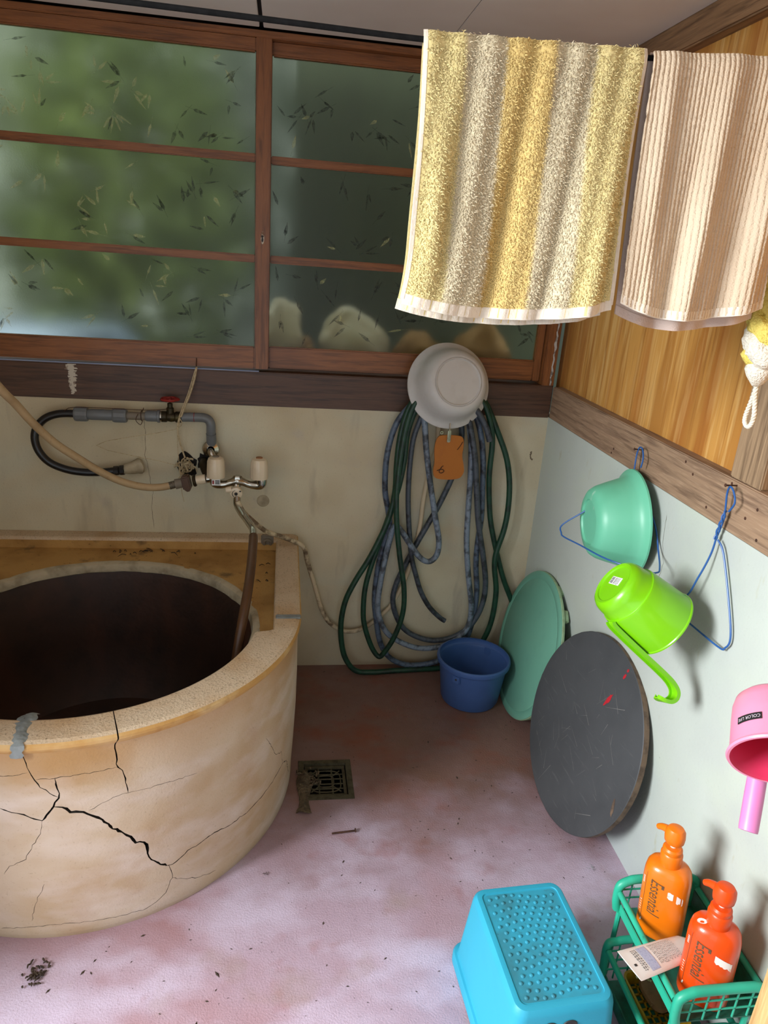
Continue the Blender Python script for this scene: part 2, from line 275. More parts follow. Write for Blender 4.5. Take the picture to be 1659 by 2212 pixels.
# ------------------------------------------------------------------ mesh helpers
class B:
    def __init__(s): s.v = []; s.f = []; s.smooth = []; s.mi = []
    def add(s, verts, faces, smooth=False, mi=0):
        n = len(s.v); s.v += [tuple(v) for v in verts]
        for f in faces: s.f.append(tuple(i+n for i in f)); s.smooth.append(smooth); s.mi.append(mi)
        return s
    def box(s, a, b, bev=0, mtx=None, mi=0):
        (x0, y0, z0), (x1, y1, z1) = a, b
        if bev <= 0:
            v = [(x0,y0,z0),(x1,y0,z0),(x1,y1,z0),(x0,y1,z0),(x0,y0,z1),(x1,y0,z1),(x1,y1,z1),(x0,y1,z1)]
            f = [(0,3,2,1),(4,5,6,7),(0,1,5,4),(1,2,6,5),(2,3,7,6),(3,0,4,7)]
        else:
            bm = bmesh.new(); bmesh.ops.create_cube(bm, size=1)
            for q in bm.verts: q.co = ((x0+x1)/2+q.co.x*(x1-x0), (y0+y1)/2+q.co.y*(y1-y0), (z0+z1)/2+q.co.z*(z1-z0))
            bmesh.ops.bevel(bm, geom=bm.edges[:], offset=bev, segments=2, affect='EDGES')
            bm.verts.index_update(); v = [q.co.copy() for q in bm.verts]; f = [[q.index for q in fc.verts] for fc in bm.faces]; bm.free()
        if mtx is not None: v = [mtx @ Vector(q) for q in v]
        return s.add(v, f, False, mi)
    def tube(s, pts, r, seg=12, smooth=True, closed=False, sub=0, cap=True, mi=0, flat=None):
        pts = [Vector(p) for p in pts]
        rr = list(r) if isinstance(r, (list, tuple)) else [r]*len(pts)
        if sub: pts, rr = catmull(pts, rr, sub, closed)
        n = len(pts); rings = []; up = None
        for i in range(n):
            if closed: t = pts[(i+1) % n]-pts[i-1]
            else: t = pts[min(i+1, n-1)]-pts[max(i-1, 0)]
            if t.length < 1e-9: t = Vector((0, 0, 1))
            t.normalize()
            if up is None:
                a = Vector((0, 0, 1)) if abs(t.z) < .9 else Vector((1, 0, 0)); up = (a-t*a.dot(t)).normalized()
            else:
                up = up-t*up.dot(t)
                up = up.normalized() if up.length > 1e-6 else t.orthogonal().normalized()
            sd = t.cross(up)
            k = flat if flat else 1
            rings.append([pts[i]+(up*math.cos(2*math.pi*j/seg)*k+sd*math.sin(2*math.pi*j/seg))*rr[i] for j in range(seg)])
        v = [q for rg in rings for q in rg]; f = []
        m = n if closed else n-1
        for i in range(m):
            a = i*seg; b2 = ((i+1) % n)*seg
            for j in range(seg): f.append((a+j, a+(j+1) % seg, b2+(j+1) % seg, b2+j))
        if cap and not closed: f.append(tuple(reversed(range(seg)))); f.append(tuple((n-1)*seg+j for j in range(seg)))
        return s.add(v, f, smooth, mi)
    def lathe(s, prof, seg=48, mtx=None, smooth=True, mi=0, sx=1, sy=1, closed=False, p=2):
        """prof: (r, z) list; r=0 ends are closed by a fan"""
        v = []; f = []; idx = []
        for (r, z) in prof:
            if r <= 1e-7: idx.append([len(v)]); v.append(Vector((0, 0, z)))
            else:
                ring = []
                for j in range(seg):
                    a = 2*math.pi*j/seg; c, q = math.cos(a), math.sin(a)
                    if p != 2:
                        c = math.copysign(abs(c)**(2/p), c); q = math.copysign(abs(q)**(2/p), q)
                    ring.append(len(v)); v.append(Vector((r*sx*c, r*sy*q, z)))
                idx.append(ring)
        prs = list(zip(idx, idx[1:])) + ([(idx[-1], idx[0])] if closed else [])
        for a, b2 in prs:
            if len(a) == 1 and len(b2) == 1: continue
            for j in range(seg):
                k = (j+1) % seg
                if len(a) == 1: f.append((a[0], b2[k], b2[j]))
                elif len(b2) == 1: f.append((a[j], a[k], b2[0]))
                else: f.append((a[j], a[k], b2[k], b2[j]))
        if mtx is not None: v = [mtx @ q for q in v]
        return s.add(v, f, smooth, mi)
    def xf(s, mtx): s.v = [tuple(mtx @ Vector(q)) for q in s.v]; return s

def catmull(pts, rr, sub, closed):
    n = len(pts); out = []; ro = []
    rng = n if closed else n-1
    for i in range(rng):
        g = (lambda k: pts[k % n]) if closed else (lambda k: pts[max(0, min(n-1, k))])
        p0, p1, p2, p3 = g(i-1), g(i), g(i+1), g(i+2)
        for k in range(sub):
            t = k/sub
            out.append(.5*((2*p1)+(p2-p0)*t+(2*p0-5*p1+4*p2-p3)*t*t+(3*p1-p0-3*p2+p3)*t**3))
            ro.append(rr[i]*(1-t)+rr[(i+1) % n]*t)
    if not closed: out.append(pts[-1]); ro.append(rr[-1])
    return out, ro

OFF = {}
def mesh_obj(name, b, mats, parent=None, sharp=35, base=None):
    """links one mesh object; coordinates given in world space are made local to the thing's base"""
    off = Vector((0, 0, 0))
    if parent is not None: off = OFF[parent]
    elif base is not None: off = Vector(base)
    me = bpy.data.meshes.new(name)
    me.from_pydata([tuple(Vector(q)-off) for q in b.v], [], b.f); me.update()
    me.polygons.foreach_set('use_smooth', b.smooth)
    me.polygons.foreach_set('material_index', b.mi)
    if any(b.smooth): me.set_sharp_from_angle(angle=R(sharp))
    if not isinstance(mats, (list, tuple)): mats = [mats]
    for m in mats: me.materials.append(MATS[m])
    o = bpy.data.objects.new(name, me); COL.objects.link(o)
    if parent is not None: o.parent = parent; OFF[o] = off
    else: o.location = off; OFF[o] = off
    return o
def tag(o, label=None, cat=None, group=None, kind=None):
    if label: o['label'] = label
    if cat: o['category'] = cat
    if group: o['group'] = group
    if kind: o['kind'] = kind
    return o
def thing(name, label, cat, loc, group=None):
    o = bpy.data.objects.new(name, None); o.empty_display_size = .05; COL.objects.link(o); o.location = loc
    OFF[o] = Vector(loc); return tag(o, label, cat, group)
def struct(name, b, mats, parent=None, label=None, sharp=35):
    o = mesh_obj(name, b, mats, parent, sharp)
    if parent is None: o['kind'] = 'structure'
    if label: o['label'] = label
    return o
def frame(zdir, xhint=(0, 0, 1), loc=(0, 0, 0)):
    z = Vector(zdir).normalized(); x = Vector(xhint); x = x-z*x.dot(z)
    if x.length < 1e-6: x = z.orthogonal()
    x.normalize(); y = z.cross(x)
    m = Matrix((x, y, z)).transposed().to_4x4(); m.translation = Vector(loc); return m
def text_b(s, size, shear=0, squash=1.0):
    cu = bpy.data.curves.new('t', 'FONT'); cu.body = s; cu.size = size; cu.align_x = 'CENTER'; cu.align_y = 'CENTER'; cu.shear = shear; cu.resolution_u = 3
    o = bpy.data.objects.new('t', cu); COL.objects.link(o)
    dg = bpy.context.evaluated_depsgraph_get(); me = bpy.data.meshes.new_from_object(o.evaluated_get(dg))
    bm = bmesh.new(); bm.from_mesh(me); bmesh.ops.triangulate(bm, faces=bm.faces[:])
    for _ in range(3):
        le = [e for e in bm.edges if e.calc_length() > size*.16]
        if not le: break
        bmesh.ops.subdivide_edges(bm, edges=le, cuts=1); bmesh.ops.triangulate(bm, faces=bm.faces[:])
    bm.verts.index_update(); vs = [v.co.copy() for v in bm.verts]; fs = [tuple(v.index for v in f.verts) for f in bm.faces]; bm.free()
    bpy.data.objects.remove(o); bpy.data.curves.remove(cu); bpy.data.meshes.remove(me)
    return [Vector((v.x, v.y*squash, 0)) for v in vs], fs

# ================================================================== STRUCTURE
H = 2.178
XL, YR = -2.10, -3.3            # left wall, rear wall
DX0, DX1, DY0, DY1 = -0.900, -0.738, -0.750, -0.580   # drain opening in the floor
b = B()
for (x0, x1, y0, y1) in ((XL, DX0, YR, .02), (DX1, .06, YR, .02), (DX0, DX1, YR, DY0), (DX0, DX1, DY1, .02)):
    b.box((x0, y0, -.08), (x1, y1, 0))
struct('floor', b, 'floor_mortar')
b = B(); b.box((XL, 0, -.02), (.04, .12, 1.052)); wall_back = struct('wall_back', b, 'wall_mortar_back')
b = B(); b.box((0.0, YR, -.02), (.12, 0, 1.052)); wall_right = struct('wall_right', b, 'wall_mortar_right')
# upper right wall of wood grained plywood
b = B(); b.box((.035, YR, 1.05), (.12, .06, H+.02)); struct('wall_right_panelling', b, 'plywood')
# left wall with a tall opening near the camera, rear wall
b = B()
b.box((XL-.1, -1.60, -.02), (XL, .12, H)); b.box((XL-.1, YR, -.02), (XL, -2.75, H)); b.box((XL-.1, -2.75, 2.08), (XL, -1.60, H)); b.box((XL-.1, -2.75, -.02), (XL, -1.60, .12))
struct('wall_left', b, 'bounce_plaster')
b = B(); b.box((XL, YR-.1, -.02), (-1.85, YR, H)); b.box((-.3, YR-.1, -.02), (.12, YR, H)); b.box((-1.85, YR-.1, 2.05), (-.3, YR, H))  # unseen rear doorway, widened to let in soft fill light
struct('wall_rear', b, 'bounce_plaster')
# ceiling boards
ceil = B(); ceil.box((XL-.1, YR-.1, H+.012), (.12, .12, H+.05)); ceil_o = struct('ceiling', ceil, 'dark_gap')
for k, (x0, x1) in enumerate(((XL, -1.066), (-1.054, -.5125), (-.5105, .0))):
    bb = B(); bb.box((x0, YR, H), (x1, -.012, H+.012), .0012); struct('ceiling_board', bb, 'ceiling_paint', ceil_o)
# trims
b = B(); b.box((XL, -.004, 1.05), (0.0, .1, 1.168), .003); tr1 = struct('trim_1', b, 'sill_wood')
b = B(); b.box((XL, .0, 1.167), (-1.06, .012, 1.172)); struct('window_track', b, 'slab_blue', tr1)
b = B()
for i in range(44):
    z = 1.165-.098*i/43; ww = .021*(1-.6*i/43)
    x = -1.672+rnd.uniform(-.004, .004); b.box((x-ww*rnd.uniform(.4, 1), -.0052, z-.0012), (x+ww*rnd.uniform(.4, 1), -.0035, z+.0014))
struct('paint_scrape', b, 'chipped_white', tr1)
b = B(); b.box((0.0, YR, 1.05), (.05, -.004, 1.166), .003); tr2 = struct('trim_2', b, 'rail_wood')
b = B()
for (y, z) in ((-.93, 1.15), (-.97, 1.13), (-1.05, 1.075), (-1.12, 1.155), (-1.19, 1.10), (-1.24, 1.07), (-1.22, 1.13), (-.55, 1.08), (-.54, 1.065)):
    b.lathe([(0, 0), (.0036, .0004), (.0042, -.002)], 10, frame((-1, 0, 0), loc=(0, y, z)))
struct('nail_holes', b, 'rust', tr2)
b = B(); b.box((0.0, YR, 2.108), (.05, -.002, H+.004), .004); struct('trim_3', b, 'crown_wood')
b = B(); b.box((.006, -1.206, 1.166), (.04, -1.097, 2.108), .003); struct('trim_4', b, 'post_wood')
b = B(); b.box((-.044, -.002, 1.168), (0.0, .1, H), .002); tr5 = struct('trim_5', b, 'sash_wood_v')
b = B(); b.tube([(-.014+.002*math.sin(k*2.1), -.004, 1.17+.0135*k) for k in range(75)], [.0045*rnd.uniform(.5, 1.2) for k in range(75)], 6); struct('caulk_bead', b, 'caulk', tr5)
b = B(); b.box((XL, -.002, 2.155), (-.044, .1, 2.174), .002); struct('trim_6', b, 'sash_wood_h')
b = B(); b.box((XL, 0.1, 1.05), (.04, .13, 1.176)); b.box((XL, .1, 2.155), (.04, .13, H+.05)); struct('trim_7', b, 'sill_wood')
# door post at the entrance, close to the camera on the right
b = B(); b.box((-.345, -2.0, 0), (-.245, -1.90, H), .004); struct('trim_8', b, 'jamb_tan')
b = B(); b.box((-.245, -1.98, 0), (0.0, -1.92, H)); struct('wall_entrance', b, 'bounce_plaster')

# windows: two sliding sashes with frosted leaf-pattern panes
def leaf_cluster(b, x0, x1, z0, z1, y, n, pale_side, rn):
    """thin lens shaped leaf imprints on the pane surface"""
    for k in range(n):
        cx, cz = rn.uniform(x0+.012, x1-.012), rn.uniform(z0+.012, z1-.012)
        base = rn.uniform(0, 6.28)
        for q in range(rn.choice((1, 1, 2, 2, 3))):
            a = base+rn.uniform(-1.1, 1.1); ln = rn.uniform(.026, .055); wd = rn.uniform(.0028, .0062)
            dx, dz = math.cos(a), math.sin(a); px, pz = -dz, dx
            sx, sz = cx+dx*.010, cz+dz*.010
            pts = [(0, 0), (.25, 1), (.55, .8), (1, 0), (.55, -.8), (.25, -1)]
            v = [(sx+dx*ln*t+px*wd*s_, y, sz+dz*ln*t+pz*wd*s_) for t, s_ in pts]
            if all(x0+.003 < p[0] < x1-.003 and z0+.003 < p[2] < z1-.003 for p in v):
                pale = rn.random() < (.75 if cx < pale_side else .12)
                b.add(v, [tuple(range(6))], False, 1 if pale else 0)
                if rn.random() < .6:   # fine stalk
                    v2 = [(cx-dx*.012, y, cz-dz*.012), (cx-dx*.012+px*.0006, y, cz-dz*.012+pz*.0006), (sx+px*.0006, y, sz+pz*.0006), (sx, y, sz)]
                    if all(x0+.003 < p[0] < x1-.003 and z0+.003 < p[2] < z1-.003 for p in v2): b.add(v2, [(0, 1, 2, 3)], False, 1 if pale else 0)
def sash(name, x0, x1, y0, y1, sw_l, sw_r, ncl, pale_side, seed):
    rn = random.Random(seed)
    t = bpy.data.objects.new(name, None); COL.objects.link(t); t.location = (0, y0, 1.176); OFF[t] = Vector((0, y0, 1.176)); t['kind'] = 'structure'
    zb, zt = 1.178, 2.158
    bb = B(); bb.box((x0, y0, zb), (x0+sw_l, y1, zt), .002); struct('stile', bb, 'sash_wood_v', t)
    bb = B(); bb.box((x1-sw_r, y0, zb), (x1, y1, zt), .002); s2 = struct('stile', bb, 'sash_wood_v', t)
    bb = B(); bb.box((x0+sw_l, y0+.001, zb), (x1-sw_r, y1-.001, 1.252), .004); struct('bottom_rail', bb, 'sash_wood_h', t)
    bb = B(); bb.box((x0+sw_l, y0+.001, 2.118), (x1-sw_r, y1-.001, zt), .004); struct('top_rail', bb, 'sash_wood_h', t)
    zs = (1.252, 1.5225, 1.5475, 1.820, 1.845, 2.118)
    for a, c in ((1.5225, 1.5475), (1.820, 1.845)):
        bb = B(); bb.box((x0+sw_l, y0+.004, a), (x1-sw_r, y1-.004, c), .003); struct('muntin', bb, 'sash_wood_h', t)
    ym = (y0+y1)/2
    for a, c in ((1.252, 1.5225), (1.5475, 1.820), (1.845, 2.118)):
        bb = B(); bb.box((x0+sw_l-.004, ym-.0015, a-.004), (x1-sw_r+.004, ym+.0015, c+.004)); p = struct('pane', bb, 'frosted_glass', t)
        bb = B(); leaf_cluster(bb, x0+sw_l, x1-sw_r, a, c, ym-.0021, ncl, pale_side, rn)
        o = struct('leaf_imprints', bb, ['leaf_print_dark', 'leaf_print_pale'], p)
    return t, s2
w1, st = sash('window_1', -2.095, -1.029, 0.002, .029, .045, .046, 46, -1.38, 3)
b = B(); b.lathe([(0, .002), (.006, .0015), (.0075, 0)], 14, frame((0, -1, 0), (1, 0, 0), (-1.052, .0018, 1.60)), sx=.8, sy=2.6); struct('keyhole_plate_wear', b, 'chipped_white', st)
b = B(); b.lathe([(0, .0026), (.0035, .0024), (.004, 0)], 10, frame((0, -1, 0), (1, 0, 0), (-1.052, .0010, 1.604))); b.lathe([(0, .0026), (.0045, .0024), (.005, 0)], 10, frame((0, -1, 0), (1, 0, 0), (-1.052, .0010, 1.594)), sx=.7, sy=1.6); struct('keyhole', b, 'dark_print', st)
w2, st2 = sash('window_2', -1.078, -.046, .031, .058, .05, .026, 30, -9, 5)

# wall marks: a filled hole, hairline cracks
b = B(); b.lathe([(0, .003), (.02, .0025), (.023, 0)], 24, frame((0, -1, 0), loc=(-1.041, 0, .699))); struct('filled_hole', b, 'cement_grey', wall_back)
def ribbon(b, pts, wd, nrm, jag=.002, lift=.0006, sub=6):
    nrm = Vector(nrm); P = [Vector(p) for p in pts]; Q = []
    for i in range(len(P)-1):
        for k in range(sub): Q.append(P[i].lerp(P[i+1], k/sub))
    Q.append(P[-1]); v = []; n = len(Q)
    for i, q in enumerate(Q):
        t = (Q[min(i+1, n-1)]-Q[max(0, i-1)]).normalized(); s_ = t.cross(nrm)
        q = q+s_*rnd.uniform(-jag, jag)+nrm*lift; ww = wd*rnd.uniform(.5, 1.2)*(.3 if i in (0, n-1) else 1)
        v += [q-s_*ww/2, q+s_*ww/2]
    b.add(v, [(2*i, 2*i+1, 2*i+3, 2*i+2) for i in range(n-1)])
b = B(); ribbon(b, [(-1.448, 0, .99), (-1.446, 0, .93), (-1.45, 0, .86), (-1.438, 0, .79), (-1.43, 0, .72), (-1.436, 0, .66), (-1.43, 0, .585)], .0014, (0, -1, 0)); ribbon(b, [(-.045, 0, .92), (-.05, 0, .90), (-.038, 0, .885)], .006, (0, -1, 0))
struct('crack', b, 'crack_shade', wall_back)
b = B(); ribbon(b, [(0, -.90, 1.0), (0, -.905, .93), (0, -.93, .88), (0, -.92, .80), (0, -.95, .70), (0, -.94, .62)], .0010, (-1, 0, 0)); struct('crack', b, 'crack_shade', wall_right)

# ------------------------------------------------------------------ what stands outside the window
b = B(); b.box((-5, .12, .35), (2.5, 5.5, .45)); struct('ground_outside', b, 'soil')
def bush(x, y, z, rx, ry, rz, n, m, label, seed, trunk=True):
    rn = random.Random(seed); t = thing('garden_bush', label, 'bush', (x, y, .45))
    bb = B()
    for k in range(n):
        while True:
            p = Vector((rn.uniform(-1, 1), rn.uniform(-1, 1), rn.uniform(-1, 1)))
            if .25 < p.length < 1: break
        c = Vector((x+p.x*rx, y+p.y*ry, max(.5, z+p.z*rz))); s_ = rn.uniform(.04, .09)
        u = Vector((rn.gauss(0, 1), rn.gauss(0, 1), rn.gauss(0, 1))).normalized(); v_ = u.orthogonal().normalized()
        bb.add([c-u*s_, c+v_*s_*.45, c+u*s_, c-v_*s_*.45+u.cross(v_)*s_*.15], [(0, 1, 2), (0, 2, 3)])
    o = mesh_obj('foliage', bb, m, t); o['kind'] = 'stuff'
    bb = B(); bb.tube([(x, y, .44), (x+.03, y, .8), (x-.02, y+.03, z)], [.035, .028, .012], 8, sub=4); mesh_obj('stem', bb, 'bark', t)
bush(-3.05, 1.15, 1.55, .62, .45, .95, 2400, 'leaf_green', 'light green bush blurred behind the left edge of the window', 11)
bush(-1.75, 1.45, 1.70, .62, .45, 1.05, 2400, 'leaf_green', 'tall green bush behind the middle of the left sash', 12)
bush(-.95, 2.40, 1.8, .75, .30, 1.35, 2600, 'leaf_dark', 'dark green bush behind the post between the sashes', 13)
bush(-2.6, 3.2, 2.2, 2.2, .6, 2.2, 6500, 'leaf_green', 'broad hedge far behind the left window sash', 14)
b = B()
for k in range(14): b.box((-.95+k*.16, .62+.004*(k % 2), .45), (-.945+(k+1)*.16, .66, 2.7))
tag(mesh_obj('shed_boarding', b, 'shed_board', base=(-.5, .64, .45)), 'dark boarded shed wall dim behind the right window sash', 'shed wall')
b = B(); b.box((-3.1, .55, .45), (-1.62, .95, 1.20), .05); tag(mesh_obj('garden_slab', b, 'slab_blue', base=(-2.3, .7, .45)), 'pale bluish slab low behind the left window sash', 'slab')
b = B(); b.box((-1.05, .13, 1.10), (.0, .34, 1.165)); struct('sill_outside', b, 'sill_wood')
def sack(cx, cy, z0, rx, ry, h, m, label, seed, lean=0):
    bb = B(); rn = random.Random(seed); pr = []
    for k in range(15):
        t = k/14; rad = (math.sin(math.pi*min(1, .16+t*.84))**.6)*(1-.35*t) if t < 1 else 0
        pr.append((rad if 0 < t < 1 else 0, t*h))
    bb.lathe(pr, 28)
    vv = []
    for q in bb.v:
        q = Vector(q); n = noise.noise(Vector((q.x*2.2+seed, q.y*2.2, q.z*14)))
        k = 1+.35*n; vv.append((cx+q.x*rx*k+lean*q.z, cy+q.y*ry*k, z0+q.z*(1+.15*n)))
    bb.v = vv
    tag(mesh_obj('rag_sack', bb, m, base=(cx, cy, z0)), label, 'sack', 'sacks behind the right window sash')
sack(-1.0, .20, 1.166, .09, .05, .25, 'sack_white', 'tall white sack behind frosted glass beside the window post', 1, .1)
sack(-.70, .21, 1.166, .15, .06, .22, 'sack_white', 'broad white sack behind frosted glass, left of grey basin', 2, -.25)
sack(-.90, .21, 1.166, .05, .04, .11, 'sack_tan', 'small tan sack behind frosted glass between two white sacks', 3)
sack(-.47, .22, 1.166, .12, .06, .15, 'sack_tan', 'tan sack behind frosted glass just above the grey basin', 4)
sack(-.22, .23, 1.166, .13, .06, .19, 'sack_tan', 'darker sack behind frosted glass right of the grey basin', 5)

# ================================================================== BATH TUB
TUB = thing('bath_tub', 'cracked round concrete bath tub with yellowed rim and dark iron pot', 'bath tub', (-1.5, -.6, 0))
TC = Vector((-1.5, -.62)); OC = Vector((-1.5, -.6)); HC = Vector((-1.5, -.635))
def circ_hit(d, c, r):
    o = TC-c; bq = o.dot(d); cq = o.dot(o)-r*r; return -bq+math.sqrt(max(0, bq*bq-cq))
def r_out(d, dr=0.0):
    rad = .591+dr; best = circ_hit(d, OC, rad)
    if d.y > 1e-6 or best*d.y+TC.y > OC.y:      # straight part up to the wall
        cand = []
        if abs(d.x) > 1e-6: cand.append((rad)/abs(d.x))
        if d.y > 1e-6: cand.append((-0.001-TC.y)/d.y)
        best = min(cand)
    return best
def r_curb(d):
    cand = []
    if abs(d.x) > 1e-6: cand.append(.509/abs(d.x))
    if d.y > 1e-6: cand.append((-.064-TC.y)/d.y)
    elif d.y < -1e-6: cand.append((-.72-TC.y)/d.y)
    a = min(cand); c = circ_hit(d, HC, .466)
    k = 24.0                                      # smooth union
    return math.log(math.exp(k*a)+math.exp(k*c))/k - math.log(2)/k*math.exp(-abs(a-c)*k) if False else max(a, c)
angs = []
NT = 220
for j in range(NT): angs.append(2*math.pi*j/NT)
for (px, py) in ((-.909, -.001), (-2.091, -.001), (-.991, -.064), (-2.009, -.064)):   # keep true corners
    angs.append(math.atan2(py-TC.y, px-TC.x) % (2*math.pi))
angs = sorted(set(round(a, 5) for a in angs))
dirs = [Vector((math.cos(a), math.sin(a))) for a in angs]
rows = []
def row(fr, z): rows.append(([fr(d) for d in dirs], z))
OUTROWS = 0
for z, dr in ((0, -.022), (.012, -.020), (.06, -.019), (.16, -.014), (.27, -.010), (.38, -.009), (.47, -.010), (.515, -.010), (.540, -.009), (.547, -.004), (.553, -.001), (.560, -.001), (.566, -.005), (.570, -.014)):
    row(lambda d, dr=dr: r_out(d, dr if d.y < .2 else min(dr, 0)), z)
nlip0, nlip1 = 8, 12
row(lambda d: max(r_curb(d)+.010, .2), .570); ntop = len(rows)-1
row(lambda d: r_curb(d)+.003, .567)
row(lambda d: r_curb(d), .560)
row(lambda d: r_curb(d)-.001, .531)
nledge = len(rows)-1
row(lambda d: min(r_curb(d)-.002, circ_hit(d, HC, .462)), .528)
row(lambda d: circ_hit(d, HC, .458), .47)
row(lambda d: circ_hit(d, HC, .458), .0)
nv = len(dirs); v = []; f = []; mi = []
for rr, z in rows:
    for d, r_ in zip(dirs, rr): v.append((TC.x+d.x*r_, TC.y+d.y*r_, z))
nr = len(rows)
for i in range(nr):
    i2 = (i+1) % nr
    for j in range(nv):
        k = (j+1) % nv
        f.append((i*nv+j, i*nv+k, i2*nv+k, i2*nv+j))
        mi.append(1 if nlip0 <= i < nlip1 else 2 if nlip1 <= i < ntop+2 else 3 if i >= ntop+2 else 0)
me = bpy.data.meshes.new('body')
me.from_pydata([tuple(Vector(q)-OFF[TUB]) for q in v], [], f); me.update(); me.polygons.foreach_set('material_index', mi)
for m in ('tub_concrete', 'tub_lip', 'tub_rim', 'tub_ledge'): me.materials.append(MATS[m])
body = bpy.data.objects.new('body', me); COL.objects.link(body); body.parent = TUB; OFF[body] = OFF[TUB]
# cracks: jagged wedges cut out of the concrete (angle in degrees round the tub, height, width in mm)
CR = [([(-96.38,.397),(-94.04,.386),(-91.67,.38),(-89.38,.368),(-88.03,.363),(-86.91,.377),(-85.56,.397),(-84.2,.42),(-84.2,.443),(-84.57,.47)],3.4,.05),
 ([(-85.56,.397),(-83.62,.393),(-82.16,.379),(-79.82,.372),(-77.91,.358),(-75.99,.342),(-74.49,.318),(-72.15,.29),(-70.55,.27),(-69.35,.25),(-67.4,.245),(-66.85,.219),(-66.51,.193),(-64.8,.163),(-62.5,.143)],6.2,.05),
 ([(-63,.144),(-61.09,.139),(-59.09,.148),(-57.02,.160),(-54.38,.164),(-51.61,.170),(-48.7,.168),(-45.61,.160),(-41.55,.160),(-37.8,.156),(-34.47,.160),(-29.71,.164),(-25.16,.17),(-20.21,.178),(-16,.158),(-13.5,.11),(-11,.07)],2.6,.05),
 ([(-20.21,.18),(-21.32,.23),(-25.48,.25),(-29.07,.31),(-31.64,.35)],1.3,.03),
 ([(-62.3,.145),(-61.26,.120),(-61.24,.095),(-62.31,.070),(-62.85,.054),(-65.32,.037),(-67.7,.028),(-72.24,.030),(-77.9,.036),(-83.04,.039),(-87.27,.043),(-93.79,.040),(-100.66,.030)],1.7,.03),
 ([(-61.24,.095),(-58.31,.072),(-55.22,.055),(-51.91,.042),(-49.0,.036)],1.7,.03),
 ([(-72.3,.585),(-71.6,.572),(-71.55,.555),(-72.34,.535),(-72.0,.506),(-72.17,.475),(-71.21,.464),(-70.74,.439),(-70.32,.399)],2.0,.14),
 ([(-90.92,.566),(-90.25,.526),(-89.6,.493),(-88.44,.471),(-87.44,.452),(-85.66,.432),(-84.2,.42)],2.4,.03),
 ([(-99,.478),(-95.44,.481),(-92.61,.485),(-89.82,.49)],1.5,.02),
 ([(-88.44,.471),(-84.56,.471),(-79.9,.473),(-75.97,.475),(-72.1,.475)],1.5,.02),
 ([(-78.61,.374),(-75.71,.388),(-73.22,.398),(-70.32,.399),(-65.64,.395),(-61.17,.393),(-54.38,.385)],1.1,.02),
 ([(-88.03,.363),(-88.58,.324),(-91.46,.276),(-92.51,.253),(-96.11,.23),(-97.67,.206)],1.3,.02),
 ([(-89.27,.176),(-90.63,.142),(-92.23,.106),(-93.33,.058)],1.0,.02)]
rc = random.Random(21)
for pts, wmm, depth in CR:
    Q = []
    for i in range(len(pts)-1):
        (a0, z0), (a1, z1) = pts[i], pts[i+1]
        ln = math.hypot(R(a1-a0)*.58, z1-z0); n = max(1, int(ln/.009))
        for k in range(n): Q.append(Vector(((R(a0)*(1-k/n)+R(a1)*k/n)*.58, z0*(1-k/n)+z1*k/n)))
    Q.append(Vector((R(pts[-1][0])*.58, pts[-1][1]))); n = len(Q)
    Q = [q+(Vector((rc.uniform(-1, 1), rc.uniform(-1, 1)))*.0022 if 0 < i < n-1 else Vector((0, 0))) for i, q in enumerate(Q)]
    vs = []
    for i, q in enumerate(Q):
        t = (Q[min(i+1, n-1)]-Q[max(i-1, 0)]).normalized(); s_ = Vector((-t.y, t.x))
        ww = (wmm*1.35+.2)*.001*rc.uniform(.5, 1.3)*(.25 if i in (0, n-1) else 1)
        for (rad, sg, k) in ((.64, -1, 1.0), (.64, 1, 1.0), (.585-depth, 1, .45), (.585-depth, -1, .45)):
            p = q+s_*sg*ww*.5*k; a = p.x/.58; vs.append((math.cos(a)*rad, math.sin(a)*rad, p.y))
    fs = [(3, 2, 1, 0), tuple(4*(n-1)+k for k in range(4))]
    for i in range(n-1):
        for k in range(4): fs.append((4*i+k, 4*i+(k+1) % 4, 4*i+4+(k+1) % 4, 4*i+4+k))
    cm = bpy.data.meshes.new('c'); cm.from_pydata(vs, [], fs); cm.update()
    bm = bmesh.new(); bm.from_mesh(cm); bmesh.ops.recalc_face_normals(bm, faces=bm.faces[:]); bm.to_mesh(cm); bm.free()
    cm.materials.append(MATS['crack_dark']); co = bpy.data.objects.new('c', cm); COL.objects.link(co); co.location = OFF[TUB]
    md = body.modifiers.new('cut', 'BOOLEAN'); md.object = co; md.operation = 'DIFFERENCE'; md.solver = 'EXACT'; md.use_self = len(pts) == 13; md.material_mode = 'TRANSFER'
    dg = bpy.context.evaluated_depsgraph_get(); nm = bpy.data.meshes.new_from_object(body.evaluated_get(dg))
    body.modifiers.clear()
    if len(nm.polygons) > .9*len(body.data.polygons): body.data = nm
    bpy.data.objects.remove(co)
me = body.data
